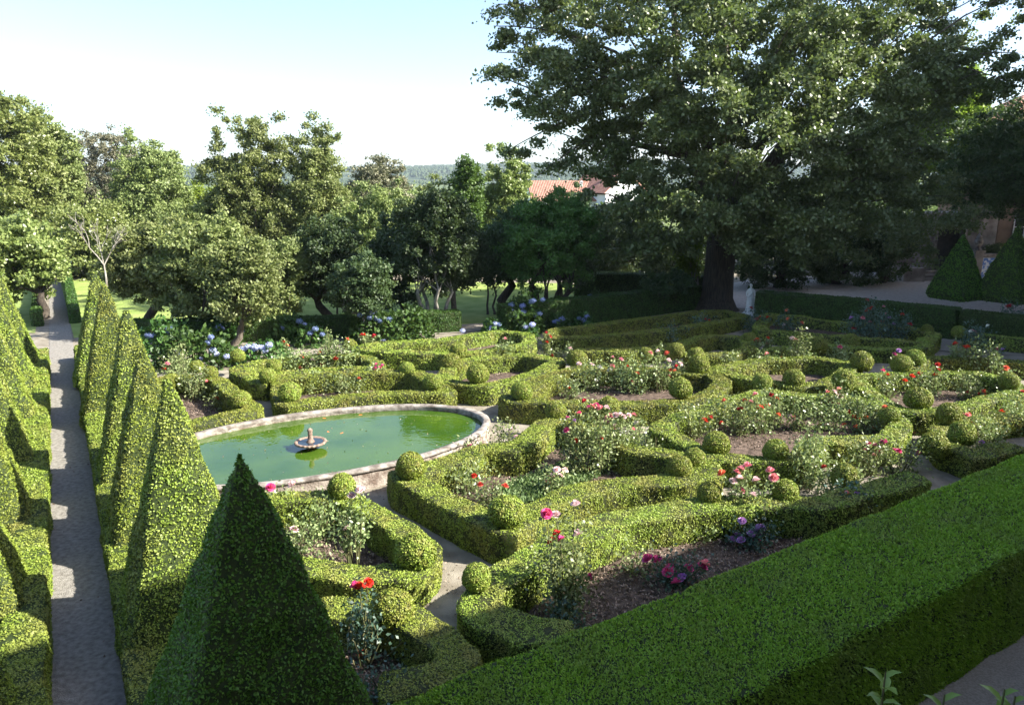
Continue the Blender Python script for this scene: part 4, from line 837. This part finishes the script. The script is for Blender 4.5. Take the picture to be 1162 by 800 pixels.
# ---------------------------------------------------------------- statues
def statue(label, bx, by, px_h, seed, group=None):
    g = G(bx, by); D = g[1]*cos(PITCH)+CH*sin(PITCH); H = px_h*D/FPX; root = empty('statue', (g[0], g[1], 0)); tag(root, label, 'statue', group)
    link('plinth', mesh('plinth', [(*box(-.3,.3,-.25,.25,0,.14), M['marble']), (*box(-.25,.25,-.21,.21,.14,.2), M['marble'])]), root)
    k = (H-.2)/1.72; fold = lambda a, i: (.07*np.sin(a*9+i*.5)+.04*np.sin(a*5-i)) if i < 9 else .02*np.sin(a*7+i)
    body = [lathe([(.01,0),(.25,0),(.27,.05),(.24,.25),(.22,.5),(.21,.7),(.2,.85),(.19,.95),(.155,1.05),(.15,1.12),(.175,1.25),(.19,1.36),(.13,1.44),(.06,1.47),(.05,1.52),(.01,1.53)], 40, 1, .72, fold=fold)]
    body.append(ico(.1, 3, (.85,.95,1.15), (-.01,-.03,1.61))); body.append(ico(.085, 2, (1,1,.8), (-.01,.05,1.66))); body.append(ico(.02, 1, (1,1.2,1.4), (-.012,-.125,1.6)))
    body.append(tube([(-.17,0,1.37),(-.24,.02,1.2),(-.25,-.03,1.02),(-.18,-.13,.9)], [.055,.05,.042,.032], 10)); body.append(ico(.045, 2, (1,1,.8), (-.16,-.15,.89)))
    body.append(tube([(.17,0,1.37),(.25,.0,1.2),(.27,-.05,1.02),(.24,-.15,.92)], [.055,.05,.042,.032], 10)); body.append(ico(.045, 2, (1,1,.8), (.235,-.17,.92)))
    body.append(tube([(.18,-.02,1.36),(.05,-.16,1.2),(-.1,-.15,1.05),(-.18,-.1,.95)], [.04,.035,.04,.05], 8))
    mats = M['marble']; P = []
    for v, f in body: P.append((v*k, f, mats, True))
    o = link('figure', mesh('figure', P), root); o.location = (-.04,0,.2); md = o.modifiers.new('join', 'REMESH'); md.mode = 'VOXEL'; md.voxel_size = .014; md.use_smooth_shade = True
    v, f = lathe([(.13,0),(.12,.1),(.11,.3),(.1,.6),(.11,.82),(.12,.88),(.001,.89)], 14, fold=lambda a, i: .08*np.sin(a*4+i)); link('support', mesh('support', [(v*k, f, mats, True)]), root).location = (.24*k, .02, .2)
    return root
statue('white marble draped figure leaning on a stump before the tall dark hedge', 851, 359, 37, 1, 'white garden statues')
statue('small far white statue in front of the clipped hedge beyond the walk', 731, 327, 19, 2, 'white garden statues')

# ---------------------------------------------------------------- buildings
M['plaster'] = solid('warm_plaster', (.2,.145,.11), (.3,.225,.17), 1.5, rough=.9, bump=.3, detail=8)
M['stonewall'] = solid('old_granite', (.15,.13,.12), (.34,.31,.29), 1.6, rough=.95, bump=.6, detail=9)
M['white'+'_wall'] = solid('white_wall', (.68,.7,.74), (.8,.8,.8), 1, rough=.8)
M['frame'] = solid('white_window_frame', (.75,.76,.78), rough=.5)
M['glass'] = solid('window_glass', (.03,.035,.04), rough=.06, spec=.6)
M['door'] = solid('dark_door', (.03,.03,.03), (.06,.055,.05), 5, rough=.7)
def tilemat(name, a, b):
    m, nt, bs = newmat(name); tc = nt.nodes.new('ShaderNodeTexCoord'); w = nt.nodes.new('ShaderNodeTexWave'); w.inputs['Scale'].default_value = 1.6; w.bands_direction = 'X'; nt.links.new(tc.outputs['Object'], w.inputs[0])
    nt.links.new(mix(nt, a, b, noise(nt, 3, 6)), bs.inputs['Base Color']); bp = nt.nodes.new('ShaderNodeBump'); bp.inputs['Distance'].default_value = .06; nt.links.new(w.outputs[1], bp.inputs['Height']); nt.links.new(bp.outputs[0], bs.inputs['Normal']); bs.inputs['Roughness'].default_value = .9; return m
M['tiles'] = tilemat('red_roof_tiles', (.26,.12,.085), (.38,.20,.145))
def azulejo():
    m, nt, b = newmat('blue_white_tiles'); tc = nt.nodes.new('ShaderNodeTexCoord'); v = nt.nodes.new('ShaderNodeTexNoise'); v.inputs['Scale'].default_value = 5; v.inputs['Detail'].default_value = 6
    nt.links.new(tc.outputs['Object'], v.inputs[0]); mr = nt.nodes.new('ShaderNodeMapRange'); mr.inputs[1].default_value = .46; mr.inputs[2].default_value = .54; nt.links.new(v.outputs[0], mr.inputs[0])
    nt.links.new(mix(nt, (.62,.7,.8), (.08,.2,.55), mr.outputs[0]), b.inputs['Base Color']); b.inputs['Roughness'].default_value = .25; return m
M['azul'] = azulejo()
def window(root, x, z, w, h, y, d=1, nx=2, nz=3, name='window'):
    """window on a wall facing -y*d in the root's space, panes set back in a frame"""
    P = []; t = .06; yf = y-d*.04
    for a in np.linspace(-w/2, w/2, nx+1): P.append(box(x+a-t/2, x+a+t/2, min(yf,yf-d*.05), max(yf,yf-d*.05), z, z+h))
    for c in np.linspace(0, h, nz+1): P.append(box(x-w/2-t/2, x+w/2+t/2, min(yf-.003,yf-d*.05+.003), max(yf-.003,yf-d*.05+.003), z+c-t/2, z+c+t/2))
    o = link(name, mesh(name, [(*cat(P), M['frame'])]), root); link('pane', mesh('pane', [(*box(x-w/2, x+w/2, min(y-d*.035,y-d*.02), max(y-d*.035,y-d*.02), z, z+h), M['glass'])]), o); return o
def house(label, px, py, D, w, dep, wallh, ridge, rz, axis='x'):
    q = V(px, py, D); root = empty('house', (q[0], q[1], 0), rz); tag(root, label, 'house', 'red-roofed houses beyond the trees')
    v, f = box(-w/2, w/2, -dep/2, dep/2, 0, wallh); g = np.array([(-w/2,-dep/2,wallh),(-w/2,dep/2,wallh),(-w/2,0,ridge),(w/2,-dep/2,wallh),(w/2,dep/2,wallh),(w/2,0,ridge)])
    link('wall', mesh('wall', [(v, f, M['white_wall']), (g, [(0,2,1),(3,4,5)], M['white_wall'])]), root)
    s = (ridge-wallh)/(dep/2); e = .4; R = []
    for sg in (-1, 1):
        a = np.array([(-w/2-.25, sg*(dep/2+e), wallh-e*s), (w/2+.25, sg*(dep/2+e), wallh-e*s), (w/2+.25, 0, ridge), (-w/2-.25, 0, ridge)]); a2 = a+[0,0,.14]; R.append((np.concatenate([a+[0,0,.01], a2]), [(0,1,2,3),(7,6,5,4),(0,4,5,1),(1,5,6,2),(2,6,7,3),(3,7,4,0)]))
    rf = link('roof', mesh('roof', [(*cat(R), M['tiles'])]), root)
    for x in (-w*.25, w*.25): window(root, x, wallh*.45, 1, 1.3, -dep/2, 1, 2, 2)
    link('chimney', mesh('chimney', [(*box(w*.2, w*.2+.3, -1.2, -.9, wallh+.2, ridge+.1), M['white_wall'])]), rf)
house('long low house with a red tiled roof seen between the trees', 640, 215, 92, 8.5, 6.5, 3.9, 5.9, .12)
house('white gabled house with a red roof half hidden by the old tree', 688, 215, 92, 7, 6, 4.8, 7.0, -1.0)

# manor wing across the courtyard
mp = V(1100, 300, 47.5); mz = empty('manor_wing', (mp[0], 47.5, 0), -.12); tag(mz, 'brown plastered manor wing with white-framed windows behind the dark trees', 'building')
link('wall', mesh('wall', [(*box(1.4, 22, 0, 9, 0, 9.6), M['plaster'])]), mz)
link('roof', mesh('roof', [(np.array([(1,-.6,9.6),(22.6,-.6,9.6),(22.6,9.6,9.6),(1,9.6,9.6),(4,4.5,11.5),(19,4.5,11.5)]), [(0,1,5,4),(2,3,4,5)], M['tiles']), (np.array([(1,-.6,9.6),(22.6,-.6,9.6),(22.6,9.6,9.6),(1,9.6,9.6),(4,4.5,11.5),(19,4.5,11.5)]), [(1,2,5),(3,0,4)], M['tiles'])]), mz)
for z in (2.2, 6.4):
    for x in (2.9, 5.9, 9.5, 13, 16.5): window(mz, x, z, 1.25, 2.0, 0, 1, 2, 4)
link('cornice', mesh('cornice', [(*box(1.3, 22.1, -.25, 0-.003, 9.2, 9.55), M['stonewall'])]), mz)
ap = V(1062, 300, 46.8); an = empty('old_annex', (ap[0], 46.8, 0), -.05); tag(an, 'low grey stone annex with a dark doorway and steps behind the left pyramid', 'building')
link('wall', mesh('wall', [(*box(-2.6, -.1, 0, 3, 0, 3.9), M['stonewall']), (*box(1.5, 3.4, 0, 3, 0, 3.9), M['stonewall']), (*box(-.1, 1.5, .003, 3, 3.1, 3.897), M['stonewall']), (*box(-.1, 1.5, 2, 3, 0, 3.1), M['stonewall'])]), an)
link('cornice', mesh('cornice', [(*box(-2.75, 3.5, -.15, 3.1, 3.9, 4.08), M['stonewall'])]), an)
link('door', mesh('door', [(*box(-.05, 1.45, .5, .6, .55, 3.05), M['door'])]), an)
link('door_frame', mesh('door_frame', [(*box(-.32, -.1, -.06, .2, .1, 3.1), M['coping']), (*box(1.5, 1.72, -.06, .2, .1, 3.1), M['coping']), (*box(-.32, 1.72, -.063, -.003, 3.1, 3.35), M['coping'])]), an)
for k in range(3): link('step', mesh('step', [(*box(-1.3, 1.9, -1.2+k*.38, -.07, k*.18, k*.18+.18), M['stonewall'])]), an)
link('side_wall', mesh('side_wall', [(*box(-2.6, -1.35, -1.6, -.02, 0, .85), M['stonewall'])]), an)
sw = empty('shade_block', (31.5, 29.6, 0)); tag(sw, 'unseen high plastered block added beyond the right edge to shade the back beds', 'building')  # out-of-view building added to block the sun over the back beds
link('wall', mesh('wall', [(*box(-5, 8, -8.8, 5.5, 0, 18.5), M['plaster'])]), sw); link('roof', mesh('roof', [(np.array([(-5.4,-9.2,18.5),(8.4,-9.2,18.5),(8.4,5.9,18.5),(-5.4,5.9,18.5),(-.5,-1.5,22),(3.5,-1.5,22)]), [(0,1,5,4),(2,3,4,5)], M['tiles']), (np.array([(-5.4,-9.2,18.5),(8.4,-9.2,18.5),(8.4,5.9,18.5),(-5.4,5.9,18.5),(-.5,-1.5,22),(3.5,-1.5,22)]), [(1,2,5),(3,0,4)], M['tiles'])]), sw)
for z in (1.5, 5.8, 10.2, 14.4):
    for x in (-3, 0, 3, 6): window(sw, x, z, 1.2, 2.1, -8.8, 1, 2, 4)
# blue tile parapet with pedestal finial
tp = V(1128, 310, 44.5); tw = empty('tiled_parapet', (tp[0], 44.5, 0), -.05); tag(tw, 'low garden wall faced with blue and white tiles behind the two pyramids', 'wall')
link('masonry', mesh('masonry', [(*box(-1.1, 9, .02, .4, 0, 1.65), M['stonewall'])]), tw); link('tile_panel', mesh('tile_panel', [(*box(-1.0, 8.9, -.02, .015, .15, 1.55), M['azul'])]), tw); link('coping', mesh('coping', [(*box(-1.15, 9.05, -.07, .45, 1.65, 1.78), M['coping'])]), tw)
fpz = V(1106, 310, 44.0); fn = empty('stone_finial', (fpz[0], 44.0, 0)); tag(fn, 'grey stone pillar topped by an urn at the end of the tiled wall', 'pillar')
link('pillar', mesh('pillar', [(*box(-.24,.24,-.24,.24,0,1.9), M['stonewall']), (*box(-.3,.3,-.3,.3,1.9,2.05), M['coping'])]), fn)
link('urn', mesh('urn', [(*lathe([(.2,0),(.2,.06),(.08,.14),(.1,.2),(.2,.34),(.24,.5),(.2,.62),(.14,.68),(.18,.74),(.1,.86),(.05,.95),(.001,1.0)], 18), M['coping'], True)]), fn).location = (0,0,2.05)
tree('dark planted bush in front of the lower manor window', 1128, 46, 275, 1108, 1146, 300, 3500, 't_dark', 'bark_dark', .05, 1, leaf=.1, seed=31, cr=.3, ncl=30, group=RG, name='shrub', cat_='shrub')

sheet('fields', [(-900,72),(900,72),(2600,2300),(-2600,2300)], .02, M['field'])
# belt of woodland on the slope behind the lawn
def belt():
    rng = np.random.RandomState(12); C = []
    for k in range(520):
        D = rng.uniform(75, 170); px = rng.uniform(-250, 1350); q = V(px, 300, D); r = rng.uniform(2,3.6); h = rng.uniform(2.2,5.0)*(1 if px < 700 else 1.2)
        for _ in range(7): d = rng.normal(size=3); d /= np.linalg.norm(d); C.append([q[0]+d[0]*r, D+d[1]*r, max(.6, h*.55+d[2]*h*.5)])
    C = np.array(C); v, f = crown_leaves(C, 150000, 1.3, .5, rng, .8); o = link('woodland', mesh('woodland', [(v, f, M['t_mid'])])); tag(o, 'dense low woodland filling the slope beyond the garden trees', 'wood', kind='stuff')
belt()

# the house the photo is taken from: its front shades the terrace
fr = empty('main_house', (hn[0]*-.9, hn[1]*-.9, 0), atan2(hu[1], hu[0])); tag(fr, 'tall plastered house behind the viewer that shades the terrace', 'building')
HM_ = 9.85
link('wall', mesh('wall', [(*box(-8, 5.5, -9, 0, 0, 9.85), M['plaster']), (*box(5.5, 12.8, -9, 0, 0, 12.4), M['plaster']), (*box(12.8, 42, -9, 0, 0, HM_), M['plaster'])]), fr)
link('cornice', mesh('cornice', [(*box(-8.1, 42.1, .003, .12, 8.8, 9.1), M['stonewall'])]), fr)
for x in range(-6, 41, 4): window(fr, x+.2, 5.6, 1.3, 2.2, 0, -1, 2, 4); window(fr, x+.2, 1.2, 1.3, 2.2, 0, -1, 2, 4)

# ---------------------------------------------------------------- far hills
def hills():
    nx, ny = 260, 26; xs = np.linspace(-1, 1, nx); vs = []; n1 = Noise(5, 600); n2 = Noise(6, 170); n3 = Noise(7, 35)
    for j in range(ny):
        t = j/(ny-1); r = 1100+1500*t
        for a in xs*1.05: vs.append((sin(a)*r, cos(a)*r, 0))
    v = np.array(vs); t = np.repeat(np.linspace(0,1,ny), nx); a = np.tile(xs*1.05, ny)
    hgt = 42+9*np.sin(a*4+1.2)+4*np.sin(a*11); v[:,2] = -3+hgt*np.sin(np.clip(t*1.15,0,1)*pi/2)**1.4*(1+.1*n1(v))+n2(v)*1.3*t; v[:,2] += np.random.RandomState(3).rand(len(v))*3.0*t
    f = [(j*nx+i, j*nx+i+1, (j+1)*nx+i+1, (j+1)*nx+i) for j in range(ny-1) for i in range(nx-1)]
    m = solid('forest_hill', (.02,.04,.015), (.09,.11,.05), .02, rough=1, detail=12, bump=0, lo=.42, hi=.62)
    o = link('hills', mesh('hills', [(v, np.array(f), m, True)])); o['kind'] = 'structure'
    rng = np.random.RandomState(9); n = 60000; q = rng.randint(0, len(f), n); F = np.array(f)[q]; u = rng.rand(n,1); w = rng.rand(n,1)
    P = (v[F[:,0]]*(1-u)+v[F[:,1]]*u)*(1-w)+(v[F[:,3]]*(1-u)+v[F[:,2]]*u)*w; nz = Noise(21, 120); keep = nz(P) > -.25*1; P = P[keep]; n = len(P); s = (rng.uniform(3,9,n)*(1+.3*nz(P)))[:,None]
    V0, F0 = ico(1, 1); k = len(V0); vv = (P[:,None,:]+V0[None]*s[:,None,:]*[.5,.5,.62]+(s*[0,0,.3])[:,None,:]).reshape(-1,3); ff = (np.arange(n)[:,None,None]*k+F0[None]).reshape(-1,3)
    w_ = link('far_wood', mesh('far_wood', [(vv, ff, M['t_dark'])])); tag(w_, 'distant blue-green wood covering the low hills on the horizon', 'wood', kind='stuff')
hills()

# ---------------------------------------------------------------- air
v, f = box(-3400, 3400, -320, 3000, -6, 95)
mh = bpy.data.materials.new('air'); mh.use_nodes = True; nt = mh.node_tree; nt.nodes.clear(); out = nt.nodes.new('ShaderNodeOutputMaterial'); pv = nt.nodes.new('ShaderNodeVolumePrincipled')
pv.inputs['Color'].default_value = (.72,.84,1,1); pv.inputs['Density'].default_value = .00014; pv.inputs['Anisotropy'].default_value = .2
nt.links.new(pv.outputs[0], out.inputs['Volume']); hz = link('haze', mesh('haze', [(v, f, mh)])); hz['kind'] = 'stuff'
